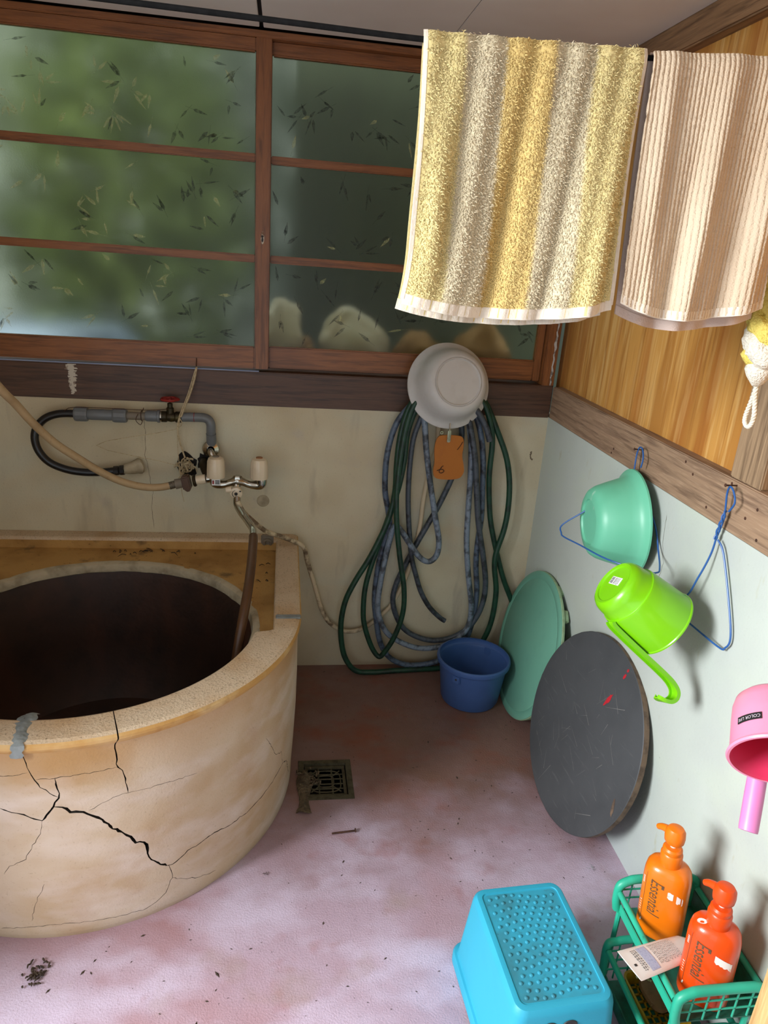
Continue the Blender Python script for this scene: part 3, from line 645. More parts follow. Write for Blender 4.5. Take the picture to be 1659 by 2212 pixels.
# analytic normals on the round outer face so that it shades smoothly round the cuts
nrm = []
for p in me.polygons:
    for li in p.loop_indices:
        co = me.vertices[me.loops[li].vertex_index].co; n = p.normal
        if abs(n.z) < .5:
            rad = Vector((co.x, co.y, 0)) if co.y < 0 else Vector((math.copysign(1, co.x), 0, 0))
            rad.normalize(); rad.z = 0
            if rad.dot(n) > .93: n = Vector((rad.x, rad.y, n.z)).normalized()
            elif -rad.dot(n) > .9: n = Vector((-rad.x, -rad.y, n.z)).normalized()
        nrm.append(tuple(n))
me.polygons.foreach_set('use_smooth', [True]*len(me.polygons))
me.normals_split_custom_set(nrm)
hm = Matrix.Translation((HC.x, HC.y, 0))
b = B(); b.lathe([(.475, .515), (.470, .530), (.460, .5305), (.450, .525), (.445, .513), (.446, .50), (.46, .49)], 120, hm)
b.v = [(q[0]+.004*noise.noise(Vector(q)*14), q[1]+.004*noise.noise(Vector((q[1], q[0], 3))*14), q[2]-(.004*abs(noise.noise(Vector(q)*20)))) for q in b.v]
mesh_obj('cement_ring', b, 'cement_grey', TUB)
b = B(); b.lathe([(.455, .504), (.440, .47), (.424, .25), (.415, .12), (.36, .05), (.2, .03), (0, .028)], 96, hm); mesh_obj('iron_pot', b, 'pot_iron', TUB)
# rough mortar patch over the crack on the front of the rim
n = 22; vs = []
for i in range(n):
    t = i/(n-1); s1 = t*.135
    if s1 < .105: rad, z = .480+s1, .5715
    else: rad, z = .5885+.004*min(1, (s1-.105)/.01), .5715-(s1-.105)*1.15
    if s1 < .004: z -= .004
    a = R(-91.3-.6*math.sin(t*6)); ww = R(2.3-1.2*t)*rnd.uniform(.6, 1.25)
    for s_ in (-1, -.5, 0, .5, 1):
        bump_ = .0022*(1-abs(s_))+rnd.uniform(-.0006, .0006); zz = z+(bump_ if s1 < .105 else 0)-(.0022 if abs(s_) == 1 and s1 < .105 else 0); rr_ = rad+(bump_ if s1 >= .105 else 0)
        vs.append((OC.x+math.cos(a+s_*ww)*rr_, OC.y+math.sin(a+s_*ww)*rr_, zz))
b = B(); b.add(vs, [(5*i+k, 5*i+k+1, 5*i+k+6, 5*i+k+5) for i in range(n-1) for k in range(4)], True); mesh_obj('mortar_patch', b, 'patch_mortar', TUB)
b = B(); b.box((-.985, -.655, .568), (-.912, -.632, .5725), .002); mesh_obj('mortar_joint', b, 'patch_mortar', TUB)
# dry twigs and dirt lying in the corner of the ledge
b = B(); rn = random.Random(4)
for k in range(26):
    x, y = rn.gauss(-1.45, .09) if k < 20 else rn.uniform(-1.05, -1.0), -.085-abs(rn.gauss(0, .015)) if k < 20 else rn.uniform(-.5, -.1)
    a = rn.uniform(-1.2, 1.2); l = rn.choice((1, -1))*rn.uniform(.004, .028)
    b.tube([(x, y, .532), (x+l*.5, y+l*.3*a, .537), (x+l, y+l*a, .532)], [.0012, .0016, .0006], 5, sub=2)
tag(mesh_obj('twig_litter', b, 'litter', base=(-1.5, -.1, .53)), 'dry dark twigs lying on the ochre ledge of the tub', 'litter', kind='stuff')
# grey plastic clip on the back curb
t = thing('plastic_clip', 'small grey plastic clip on the back curb beside the brown pipe', 'clip', (-1.022, -.055, .57))
b = B(); b.box((-1.045, -.070, .553), (-1.0, -.052, .590), .004); mesh_obj('plate', b, 'pvc_old', t)
b = B(); b.tube([(-1.033, -.074, .556), (-1.033, -.080, .572), (-1.022, -.082, .578), (-1.011, -.080, .572), (-1.011, -.074, .556)], .0045, 8, sub=4); mesh_obj('catch', b, 'pvc_old', t)

# ================================================================== PLUMBING
WP = thing('water_pipe', 'grey plastic water pipe with stop valve running along the back wall', 'pipe', (-1.35, -.045, 1.0))
def P_(name, b, m, par=WP): return mesh_obj(name, b, m, par)
b = B(); b.tube([(-1.315, -.045, 1.0105), (-1.262, -.045, 1.0115), (-1.240, -.045, 1.0105), (-1.226, -.045, 1.003), (-1.2195, -.045, .988), (-1.2195, -.040, .965), (-1.220, -.024, .925)], .0158, 20, sub=5); P_('elbow_pipe', b, 'pvc_grey')
b = B(); b.tube([(-1.275, -.045, 1.0112), (-1.273, -.045, 1.0112)], .0163, 20); P_('glue_ring', b, 'red_paint')
b = B(); b.tube([(-1.2195, -.0385, .955), (-1.220, -.024, .915)], .0172, 20); P_('socket', b, 'pvc_grey')
def coupler(x0, x1, r, m, name, z=1.008):
    b = B(); e = (x1-x0)*.14
    b.lathe([(0, x0), (r*.9, x0), (r, x0+e), (r, x1-e), (r*.9, x1), (0, x1)], 12 if 'nut' in name else 24, frame((1, 0, 0), loc=(0, -.045, z)), smooth='nut' not in name); return P_(name, b, m)
coupler(-1.662, -1.620, .025, 'pvc_grey', 'union_nut'); coupler(-1.62, -1.535, .0185, 'pvc_grey', 'union_sleeve'); coupler(-1.54, -1.495, .0245, 'pvc_grey', 'union_nut')
coupler(-1.497, -1.42, .0130, 'pvc_old', 'old_pipe'); coupler(-1.434, -1.392, .0185, 'pvc_grey', 'reducer', 1.010); coupler(-1.396, -1.386, .0215, 'pvc_grey', 'reducer_collar', 1.010)
coupler(-1.386, -1.379, .018, 'chrome_worn', 'washer', 1.010)
b = B(); b.lathe([(0, -1.382), (.019, -1.381), (.019, -1.366), (.0155, -1.362), (.018, -1.35), (.0155, -1.338), (.019, -1.334), (.019, -1.318), (0, -1.317)], 16, frame((1, 0, 0), loc=(0, -.045, 1.010)))
b.lathe([(.012, 1.015), (.0125, 1.040), (.009, 1.043), (.009, 1.056), (.004, 1.058), (.004, 1.070), (0, 1.071)], 14, Matrix.Translation((-1.353, -.045, 0))); valve = P_('valve_body', b, 'brass_dark')
b = B()
b.tube([(-1.353+.028*math.cos(k*math.pi/12)*(1+.06*math.cos(k*math.pi/12*5)), -.045+.028*math.sin(k*math.pi/12)*(1+.06*math.cos(k*math.pi/12*5)), 1.070) for k in range(24)], .0042, 8, closed=True)
for k in range(5):
    a = k*2*math.pi/5+.3; b.tube([(-1.353, -.045, 1.068), (-1.353+.027*math.cos(a), -.045+.027*math.sin(a), 1.070)], .003, 6)
b.lathe([(0, 1.074), (.007, 1.073), (.008, 1.066)], 12, Matrix.Translation((-1.353, -.045, 0)))
mesh_obj('hand_wheel', b, 'red_paint', valve)
b = B(); b.tube([(-1.69, -.06, 1.018), (-1.66, -.065, 1.034), (-1.55, -.068, 1.036), (-1.45, -.066, 1.034), (-1.39, -.064, 1.036), (-1.36, -.06, 1.040)], .0011, 5, sub=4)
b.tube([(-1.447, -.045+.015*math.cos(k*.65), 1.010+.017*math.sin(k*.65)) for k in range(20)], .0012, 5); b.tube([(-1.455, -.062, 1.02), (-1.462, -.07, 1.0), (-1.447, -.072, .985), (-1.44, -.07, 1.0)], .0012, 5, sub=3)
b.tube([(-1.44, -.064, 1.03), (-1.435, -.068, 1.042)], .0014, 5); P_('binding_wire', b, 'rust')
b = B(); b.tube([(-1.645,-.045,1.008),(-1.707,-.047,1.007),(-1.753,-.05,.991),(-1.782,-.054,.96),(-1.79,-.062,.923),(-1.778,-.07,.882),(-1.749,-.066,.843),(-1.699,-.062,.819),(-1.647,-.057,.809),(-1.594,-.051,.808),(-1.534,-.045,.815)], .0130, 14, sub=6); P_('black_hose', b, 'rubber_black')
b = B(); b.lathe([(0, 0), (.0165, .001), (.0165, .016), (.0145, .018), (.0175, .022), (.0175, .034), (0, .035)], 10, frame((1, 0, .12), loc=(-1.548, -.046, .813)), smooth=False); P_('hose_nut', b, 'rubber_black')
b = B(); b.lathe([(0, 0), (.012, .0), (.017, .010), (.021, .03), (.025, .045), (.028, .060), (.022, .068)], 18, frame((1, .55, .16), loc=(-1.518, -.045, .816)))
b.v = [tuple(Vector(q)*1+Vector((noise.noise(Vector(q)*60), noise.noise(Vector(q)*61), noise.noise(Vector(q)*59)))*.005) for q in b.v]; P_('mortared_stub', b, 'cement_grey')

# stuffed hole in the wall
b = B(); rn = random.Random(9)
for k in range(26):
    a0 = rn.uniform(0, 6.28); rr = rn.uniform(.008, .026)
    ox, oz = rn.gauss(0, .008), rn.gauss(0, .010); b.tube([(-1.308+ox+rr*math.cos(a0+q*.7), -.006-.030*rn.random(), .830+oz+rr*math.sin(a0+q*.7)) for q in range(5)], rn.uniform(.002, .0036), 5, sub=2)
tag(mesh_obj('rope_plug', b, 'twine', base=(-1.308, 0, .828)), 'knot of frayed rope stuffed into a wall hole left of the tap', 'rope')
b = B()
for (cx, cz, r0) in ((-1.308, .832, .038), (-1.248, .842, .026)):
    n = 18; vs = [(cx, -.004, cz)]
    for k in range(n):
        a = 2*math.pi*k/n; r_ = r0*rnd.uniform(.75, 1.15); vs.append((cx+r_*math.cos(a), -.0015, cz+r_*1.25*math.sin(a)))
    b.add(vs, [(0, 1+k, 1+(k+1) % n) for k in range(n)])
struct('broken_hole', b, 'drain_pit', wall_back)

# twine hanging from a nail on the sill
t = thing('hanging_twine', 'pale twine looped on a nail above the tap', 'string', (-1.268, -.01, 1.17))
b = B(); b.tube([(-1.268, .004, 1.205), (-1.268, -.012, 1.180), (-1.267, -.020, 1.176)], .0016, 6, sub=3); mesh_obj('nail', b, 'rust', t)
b = B()
for k, (dx, dy) in enumerate(((0, 0), (.004, .003), (-.004, -.002), (.002, -.004))):
    b.tube([(-1.266+dx*.4, -.018, 1.178), (-1.275+dx, -.024+dy, 1.14), (-1.29+dx, -.035+dy, 1.09), (-1.304+dx, -.055+dy, 1.052), (-1.318+dx, -.066+dy, 1.015)], .0016, 6, sub=4)
b.tube([(-1.318, -.066, 1.02), (-1.326, -.066, .99), (-1.328, -.05, .945), (-1.322, -.03, .90), (-1.312, -.022, .862)], .0030, 6, sub=4)
b.tube([(-1.320, -.066, 1.015), (-1.338, -.06, .97), (-1.601, -.04, .90), (-1.336, -.05, .84), (-1.33, -.09, .80)], .0013, 6, sub=4)
b.tube([(-1.318, -.066, 1.01), (-1.330, -.055, .95), (-1.331, -.045, .88), (-1.318, -.09, .80), (-1.315, -.10, .76), (-1.308, -.10, .725)], .0012, 6, sub=4)
mesh_obj('twine', b, 'twine', t)

# mixer tap
TAP = thing('mixer_tap', 'chrome two-handle mixer tap with cream knobs above the tub', 'tap', (-1.125, -.01, .80))
def T_(name, b, m, par=TAP): return mesh_obj(name, b, m, par)
b = B(); b.lathe([(0, -.001), (.030, 0), (.031, .004), (.027, .012), (.018, .016), (.014, .018)], 28, frame((0, -1, 0), loc=(-1.222, -.022, .896))); b.tube([(-1.222, 0, .896), (-1.222, -.024, .896)], .014, 16); T_('wall_flange', b, 'chrome_worn')
b = B(); b.tube([(-1.222, -.02, .896), (-1.221, -.045, .892), (-1.213, -.055, .875), (-1.205, -.08, .845), (-1.201, -.11, .82), (-1.2, -.12, .808)], .0115, 16, sub=5); T_('supply_leg', b, 'chrome_worn')
b = B(); b.tube([(-1.248, .0, .845), (-1.246, -.04, .84), (-1.236, -.07, .822), (-1.22, -.10, .808)], [.016, .015, .013, .012], 14, sub=5); T_('cold_inlet', b, 'brass_dark')
b = B()
b.tube([(-1.203, -.12, .828), (-1.203, -.12, .815), (-1.198, -.12, .803), (-1.185, -.12, .798), (-1.165, -.12, .799), (-1.145, -.12, .806), (-1.125, -.12, .812), (-1.105, -.12, .808), (-1.085, -.12, .800), (-1.060, -.12, .798), (-1.047, -.12, .803), (-1.045, -.12, .818), (-1.047, -.12, .828)], [.019, .0195, .0185, .015, .0125, .0135, .018, .0135, .0125, .016, .0195, .02, .02], 18, sub=4)
b.lathe([(.012, .80), (.016, .806), (.016, .826), (.012, .831), (0, .832)], 6, Matrix.Translation((-1.125, -.12, 0)), smooth=False)
b.tube([(-1.127, -.12, .808), (-1.128, -.128, .79), (-1.128, -.134, .775)], .013, 14, sub=3)
b.tube([(-1.05, -.11, .815), (-1.068, -.09, .822)], .007, 10)
T_('body', b, 'chrome_worn')
def knob(x, cap, nm):
    bb = B(); seg = 48; prof = [(.0, .824), (.0305, .824), (.0312, .830), (.0305, .858), (.0290, .880), (.0250, .891), (.0165, .8955), (0, .8965)]
    bb.lathe(prof, seg); vs = []
    for q in bb.v:
        a = math.atan2(q[1], q[0]); k = 1-.055*max(0, math.cos(a*5))**6*(1 if q[2] < .893 else .3); vs.append((x+q[0]*k, -.12+q[1]*k, q[2]))
    bb.v = vs; o = T_('handle', bb, 'cream_plastic')
    bb = B(); bb.lathe([(.0115, .8955), (.0110, .8985), (0, .899)], 18, Matrix.Translation((x, -.12, 0))); mesh_obj('handle_cap', bb, cap, o)
knob(-1.197, 'pvc_old', 0); knob(-1.052, 'brown_cap', 0)
b = B(); b.box((-1.210, -.1412, .800), (-1.182, -.1385, .823), .001); s_ = T_('sticker', b, 'sticker_white')
b = B()
for k in range(3): b.box((-1.1985, -.1417, .805+k*.005), (-1.184, -.1411, .8082+k*.005))
mesh_obj('sticker_print', b, 'dark_print', s_)
b = B(); b.box((-1.208, -.1417, .805), (-1.202, -.1411, .818)); mesh_obj('sticker_mark', b, 'red_paint', s_)
b = B(); b.lathe([(.0, 0), (.0215, 0), (.022, .005), (.021, .015), (.015, .018), (0, .018)], 28, frame((0, -1, -.15), (0, 0, 1), (-1.128, -.140, .780)))
lv = [(-1.145, -.147, .789), (-1.156, -.149, .788), (-1.163, -.150, .787)]; b.tube(lv, [.0125, .011, .009], 12, sub=3); lev = T_('diverter_lever', b, 'cream_plastic')
b = B(); b.lathe([(0, .0205), (.0055, .0205), (.006, .017)], 16, frame((0, -1, -.15), (0, 0, 1), (-1.128, -.140, .780)))
b.tube([(-1.128+.0125*math.cos(a), -.1588, .7775+.0125*math.sin(a)) for a in [R(100+k*14) for k in range(11)]], .0011, 6); b.box((-1.117, -.1600, .785), (-1.111, -.1580, .789)); mesh_obj('dial_print', b, 'dark_print', lev)
b = B(); b.tube([(-1.127, -.136, .776), (-1.125, -.148, .760), (-1.123, -.165, .742), (-1.110, -.195, .727), (-1.093, -.225, .716), (-1.078, -.262, .711), (-1.066, -.295, .705), (-1.063, -.315, .696), (-1.063, -.335, .686)], [.0125, .0125, .013, .0125, .0125, .0125, .012, .012, .012], 16, sub=4); T_('spout', b, 'chrome_worn')
b = B(); b.lathe([(.0, 0), (.0155, 0), (.0165, .01), (.0150, .032), (0, .033)], 20, frame((-1, -.0, -.2), loc=(-1.232, -.118, .816))); T_('hose_adapter', b, 'cream_plastic')
b = B(); b.lathe([(0, 0), (.011, 0), (.014, .004), (.014, .014), (.010, .016), (0, .016)], 18, frame((-1, 0, -.2), loc=(-1.214, -.119, .8185))); T_('coupling_nut', b, 'chrome_worn')
b = B(); b.lathe([(0, 0), (.019, .001), (.021, .006), (.019, .010), (0, .011)], 20, frame((-1, 0, -.2), loc=(-1.264, -.118, .809))); T_('coupling_ring', b, 'brass_dark')

t = thing('beige_hose', 'beige rubber hose sweeping from the tap out of the left edge', 'hose', (-1.325, -.12, .795))
b = B(); b.tube([(-1.90,-.60,1.45),(-1.80,-.50,1.29),(-1.74,-.44,1.162),(-1.727,-.38,1.109),(-1.70,-.33,1.04),(-1.66,-.28,.969),(-1.61,-.24,.913),(-1.556,-.2,.858),(-1.495,-.175,.817),(-1.432,-.15,.792),(-1.375,-.135,.788),(-1.325,-.12,.797)], .0122, 16, sub=6); mesh_obj('tubing', b, 'hose_beige', t)
b = B(); b.tube([(-1.352, -.128, .7905), (-1.332, -.122, .7955)], .0132, 16); mesh_obj('braided_cuff', b, 'steel_braid', t)
b = B(); b.tube([(-1.333, -.122, .795), (-1.312, -.119, .799)], [.0175, .0165], 16); mesh_obj('collar', b, 'pvc_old', t)
b = B(); b.box((-.014, -.019, -.024), (.014, .019, .024), .004, Matrix.Translation((-1.296, -.118, .802)) @ Matrix.Rotation(R(-12), 4, 'Y')); b.box((-.008, -.012, -.030), (.008, .012, .028), .003, Matrix.Translation((-1.297, -.118, .800)) @ Matrix.Rotation(R(-14), 4, 'Y')); mesh_obj('clamp', b, 'brown_pipe', t)
b = B(); b.tube([(-1.063, -.322, .690), (-1.062, -.34, .684), (-1.064, -.45, .640), (-1.070, -.545, .598), (-1.080, -.615, .548), (-1.092, -.655, .47), (-1.105, -.68, .36), (-1.112, -.69, .28)], .0145, 16, sub=5)
tag(mesh_obj('spout_pipe', b, 'brown_pipe', base=(-1.07, -.33, .25)), 'brown pipe hanging from the tap spout down into the tub', 'pipe')
b = B(); b.tube([(-1.121,-.178,.758),(-1.104,-.182,.724),(-1.073,-.178,.690),(-1.045,-.165,.660),(-1.017,-.15,.635),(-.952,-.115,.598),(-.893,-.085,.555),(-.873,-.05,.476),(-.843,-.045,.379),(-.812,-.04,.273),(-.773,-.035,.207),(-.707,-.030,.171),(-.634,-.022,.186),(-.564,-.018,.248),(-.53,-.018,.298),(-.484,-.018,.418),(-.453,-.018,.593),(-.447,-.018,.723),(-.433,-.018,.851),(-.416,-.018,.941),(-.418,-.02,1.04)], .0085, 12, sub=6)
tag(mesh_obj('dirty_hose', b, 'hose_white_dirty', base=(-.7, -.03, .17)), 'dirty cream hose trailing from the tap along the back wall', 'hose')
HOSES = {
 'green_a':[(-0.502,-0.07,1.14),(-0.534,-0.071,1.092),(-0.553,-0.072,1.038),(-0.565,-0.073,0.959),(-0.568,-0.074,0.867),(-0.567,-0.076,0.773),(-0.58,-0.078,0.682),(-0.608,-0.08,0.597),(-0.646,-0.083,0.509),(-0.692,-0.085,0.421),(-0.726,-0.085,0.336),(-0.739,-0.085,0.243),(-0.733,-0.085,0.155),(-0.713,-0.085,0.08),(-0.67,-0.083,0.025),(-0.6,-0.075,0.012),(-0.517,-0.067,0.012),(-0.428,-0.06,0.012),(-0.323,-0.052,0.012),(-0.254,-0.05,0.021),(-0.189,-0.05,0.068),(-0.155,-0.05,0.138),(-0.131,-0.05,0.229),(-0.128,-0.05,0.356),(-0.148,-0.05,0.465),(-0.148,-0.05,0.529),(-0.13,-0.05,0.619),(-0.125,-0.05,0.708),(-0.133,-0.05,0.808),(-0.157,-0.05,0.904),(-0.201,-0.05,0.997),(-0.254,-0.05,1.094),(-0.3,-0.05,1.146)],
 'green_b':[(-0.498,-0.085,1.132),(-0.53,-0.088,1.084),(-0.548,-0.091,1.013),(-0.559,-0.094,0.916),(-0.564,-0.098,0.83),(-0.564,-0.1,0.749),(-0.555,-0.1,0.652),(-0.533,-0.1,0.518),(-0.508,-0.1,0.394),(-0.505,-0.1,0.287),(-0.53,-0.098,0.184),(-0.564,-0.094,0.114),(-0.585,-0.09,0.093),(-0.617,-0.086,0.14),(-0.649,-0.082,0.234),(-0.656,-0.079,0.312),(-0.652,-0.077,0.396),(-0.632,-0.075,0.492),(-0.601,-0.072,0.607),(-0.576,-0.07,0.699),(-0.554,-0.069,0.784),(-0.541,-0.068,0.885),(-0.537,-0.067,0.989),(-0.514,-0.066,1.074),(-0.482,-0.065,1.128)],
 'green_c':[(-0.315,-0.06,1.147),(-0.263,-0.06,1.095),(-0.232,-0.06,1.017),(-0.219,-0.055,0.954),(-0.213,-0.045,0.837),(-0.197,-0.035,0.728),(-0.178,-0.035,0.633),(-0.133,-0.035,0.494),(-0.097,-0.034,0.4),(-0.057,-0.032,0.318),(-0.013,-0.03,0.226)],
 'grey_a':[(-0.491,-0.05,1.125),(-0.546,-0.05,1.066),(-0.578,-0.05,1.014),(-0.597,-0.05,0.94),(-0.604,-0.05,0.859),(-0.599,-0.047,0.762),(-0.581,-0.044,0.683),(-0.573,-0.042,0.615),(-0.595,-0.04,0.526),(-0.607,-0.042,0.422),(-0.609,-0.043,0.315),(-0.595,-0.044,0.22),(-0.575,-0.046,0.131),(-0.537,-0.047,0.066),(-0.477,-0.048,0.031),(-0.401,-0.049,0.027),(-0.326,-0.049,0.046),(-0.259,-0.048,0.075),(-0.225,-0.047,0.144),(-0.207,-0.045,0.235),(-0.205,-0.045,0.353),(-0.221,-0.045,0.462),(-0.226,-0.045,0.547),(-0.224,-0.045,0.67),(-0.232,-0.046,0.771),(-0.245,-0.047,0.901),(-0.272,-0.049,1.013),(-0.321,-0.05,1.115)],
 'grey_b':[(-0.469,-0.06,1.122),(-0.491,-0.056,1.043),(-0.511,-0.053,0.968),(-0.516,-0.05,0.861),(-0.511,-0.048,0.732),(-0.495,-0.046,0.598),(-0.477,-0.045,0.495),(-0.455,-0.045,0.424),(-0.429,-0.045,0.353),(-0.39,-0.046,0.288),(-0.345,-0.048,0.243),(-0.322,-0.05,0.228)],
 'grey_c':[(-0.494,-0.075,1.101),(-0.479,-0.074,1.023),(-0.465,-0.073,0.932),(-0.439,-0.071,0.806),(-0.408,-0.07,0.676),(-0.385,-0.07,0.582),(-0.387,-0.07,0.524),(-0.413,-0.07,0.494),(-0.45,-0.07,0.509),(-0.496,-0.067,0.566),(-0.528,-0.065,0.612),(-0.558,-0.062,0.631),(-0.576,-0.06,0.541),(-0.593,-0.061,0.41),(-0.597,-0.063,0.289),(-0.566,-0.064,0.201),(-0.516,-0.065,0.153),(-0.439,-0.065,0.118),(-0.37,-0.065,0.114),(-0.304,-0.065,0.131),(-0.253,-0.065,0.169),(-0.227,-0.064,0.222),(-0.226,-0.062,0.304),(-0.252,-0.061,0.433),(-0.274,-0.06,0.573),(-0.282,-0.059,0.708),(-0.288,-0.058,0.838),(-0.3,-0.056,0.964),(-0.332,-0.055,1.097)],
 'grey_d':[(-0.373,-0.04,1.111),(-0.338,-0.039,1.021),(-0.331,-0.037,0.927),(-0.346,-0.036,0.837),(-0.382,-0.035,0.73),(-0.42,-0.035,0.643),(-0.458,-0.035,0.56),(-0.496,-0.035,0.469),(-0.527,-0.035,0.384),(-0.536,-0.037,0.312),(-0.515,-0.038,0.239),(-0.474,-0.039,0.179),(-0.403,-0.042,0.143),(-0.335,-0.047,0.139),(-0.27,-0.053,0.163),(-0.218,-0.058,0.211),(-0.184,-0.062,0.296),(-0.18,-0.066,0.393),(-0.203,-0.07,0.509),(-0.239,-0.074,0.647),(-0.263,-0.076,0.78),(-0.284,-0.077,0.908),(-0.314,-0.079,1.019),(-0.337,-0.08,1.09),(-0.321,-0.08,1.103),(-0.286,-0.08,1.068),(-0.256,-0.08,1.021),(-0.238,-0.08,0.973)],
}
HL = {'green_a': ('hose_green', 'dark green hose in the widest loop, reaching the floor', .0098), 'green_b': ('hose_green', 'dark green hose in the narrow loop with a pointed kink at its bottom', .0092),
 'green_c': ('hose_green', 'dark green hose strand running down behind the green bath cover', .0095), 'grey_a': ('hose_grey_mid', 'blue-grey hose bulging out leftmost at the top of the coil', .0100),
 'grey_b': ('hose_grey_dark', 'mouldy grey hose ending in a cut end above the blue bucket', .0090), 'grey_c': ('hose_grey_light', 'pale grey mouldy hose hanging in front beside the orange tag', .0100),
 'grey_d': ('hose_grey_dark', 'grey mouldy hose crossing diagonally behind the orange tag', .0098)}
for k, pts in HOSES.items():
    m, lab, r_ = HL[k]; b = B()
    b.tube(pts, r_*1.1, 12, sub=6)
    tag(mesh_obj('coiled_hose', b, m, base=(-.42, -.05, pts[0][2])), lab, 'hose', 'hoses hung on the back wall')
t = thing('wall_hook', 'bent iron hook holding the hoses behind the grey basin', 'hook', (-.40, -.004, 1.12))
b = B(); b.tube([(-.40, .0, 1.12), (-.40, -.06, 1.115), (-.40, -.105, 1.12), (-.40, -.115, 1.15)], .006, 10, sub=4); mesh_obj('bar', b, 'rust', t)
b = B(); b.tube([(-.50, -.04, 1.10), (-.45, -.045, 1.115), (-.40, -.045, 1.12), (-.34, -.045, 1.115), (-.29, -.04, 1.10)], .007, 10, sub=4); mesh_obj('crossbar', b, 'rust', t)

# ================================================================== DRAIN
DR = thing('floor_drain', 'square metal floor drain with cross grating beside the tub', 'drain', (-.819, -.665, 0))
b = B(); b.add([(DX0, DY0, 0), (DX1, DY0, 0), (DX1, DY1, 0), (DX0, DY1, 0), (DX0, DY0, -.075), (DX1, DY0, -.075), (DX1, DY1, -.075), (DX0, DY1, -.075)], [(0, 4, 5, 1), (1, 5, 6, 2), (2, 6, 7, 3), (3, 7, 4, 0), (4, 7, 6, 5)])
mesh_obj('pit', b, 'drain_pit', DR)
b = B(); e = .014
b.box((DX0-.004, DY0-.004, -.01), (DX0+e, DY1+.004, .003), .001); b.box((DX1-e, DY0-.004, -.01), (DX1+.004, DY1+.004, .003), .001); b.box((DX0+e, DY0-.004, -.01), (DX1-e, DY0+e, .003), .001); b.box((DX0+e, DY1-e, -.01), (DX1-e, DY1+.004, .003), .001)
mesh_obj('rim', b, 'drain_metal', DR)
b = B(); gx0, gx1, gy0, gy1 = DX0+e+.003, DX1-e-.003, DY0+e+.003, DY1-e-.003; e2 = .009
b.box((gx0, gy0, -.012), (gx0+e2, gy1, -.004)); b.box((gx1-e2, gy0, -.012), (gx1, gy1, -.004)); b.box((gx0+e2, gy0, -.012), (gx1-e2, gy0+e2, -.004)); b.box((gx0+e2, gy1-e2, -.012), (gx1-e2, gy1, -.004))
mesh_obj('grate_frame', b, 'drain_metal', DR)
cx, cy = (gx0+gx1)/2, (gy0+gy1)/2
for k in (-.021, .021):
    b = B(); b.tube([(cx+k, gy0+.004, -.009), (cx+k, gy1-.004, -.009)], .0028, 6); mesh_obj('grate_bar', b, 'drain_metal', DR)
for k in (-.032, -.011, .011, .032):
    b = B(); b.tube([(gx0+.004, cy+k, -.009), (gx1-.004, cy+k, -.009)], .0022, 6); mesh_obj('grate_bar', b, 'drain_metal', DR)
for r_ in (.026, .048):
    b = B(); b.tube([(cx+r_*math.copysign(abs(math.cos(a))**.6, math.cos(a)), cy+r_*math.copysign(abs(math.sin(a))**.6, math.sin(a)), -.008) for a in [k*math.pi/14 for k in range(28)]], .0022, 6, closed=True); mesh_obj('grate_ring', b, 'drain_metal', DR)
for k in range(4):
    a = math.pi/4+k*math.pi/2; b = B(); b.tube([(cx+.030*math.cos(a), cy+.030*math.sin(a), -.008), (cx+.066*math.cos(a), cy+.066*math.sin(a), -.008)], .0022, 6); mesh_obj('grate_spoke', b, 'drain_metal', DR)
def clump(name, c, sz, n, m, label, cat, seed, flat=.35):
    rn = random.Random(seed); bb = B()
    for k in range(n):
        p = Vector((c[0]+rn.gauss(0, sz*.4), c[1]+rn.gauss(0, sz*.4), c[2]+abs(rn.gauss(0, sz*.2*flat))+.002)); a = rn.uniform(0, 6.28); l = sz*rn.uniform(.15, .4); q = rn.uniform(-.6, .6)
        bb.tube([p, p+Vector((math.cos(a)*l*.5, math.sin(a)*l*.5, l*.25)), p+Vector((math.cos(a+q)*l, math.sin(a+q)*l, 0))], [sz*.05, sz*.07, sz*.03], 5, sub=2)
    return tag(mesh_obj(name, bb, m, base=c), label, cat, kind='stuff')
clump('lint_clump', (-.868, -.665, .0), .05, 46, 'lint', 'clump of lint and hair caught on the drain grating', 'lint', 3)
b = B(); n = 12; vs = []
for i in range(n):
    t = i/(n-1); y = -.64-.17*t
    for s_, zz in ((-1, .002), (-.5, .012), (0, .016+.006*math.sin(t*9)), (.5, .011), (1, .002)):
        x = -.885+.02*s_*(1+.3*math.sin(t*7))-.006*t; vs.append((x, y+.004*rnd.uniform(-1, 1), zz*(1-.4*t)+rnd.uniform(-.001, .001)))
b.add(vs, [(5*i+k, 5*i+k+1, 5*i+k+6, 5*i+k+5) for i in range(n-1) for k in range(4)], True)
tag(mesh_obj('wet_rag', b, 'lint', base=(-.885, -.72, 0)), 'grey crumpled rag between the tub foot and the drain', 'rag')

# ================================================================== BASINS, BUCKET, LIDS
def shell(prof_out, th):
    """closed thin vessel profile from an outer (r, z) profile running base centre to rim"""
    inner = [(max(r-th, 0), z+(th if i < 2 else 0)) for i, (r, z) in enumerate(prof_out)]
    inner[0] = (0, prof_out[0][1]+th)
    return prof_out+list(reversed(inner))
m_ = frame((-.10, 1.0, -.32), (1, 0, 0), (-.393, -.155, 1.192))
t = thing('wash_basin', 'pale grey plastic wash basin hung upside against the window sill', 'basin', (-.40, -.05, 1.02))
b = B(); b.lathe(shell([(0, .005), (.078, .005), (.081, 0), (.086, 0), (.096, .004), (.107, .016), (.115, .036), (.121, .060), (.127, .082), (.136, .096), (.145, .100), (.1495, .104), (.1495, .108), (.1465, .109)], .003), 72, m_); mesh_obj('bowl', b, 'basin_grey', t)
t['label'] = 'pale grey plastic wash basin hung on the wall over the hoses'
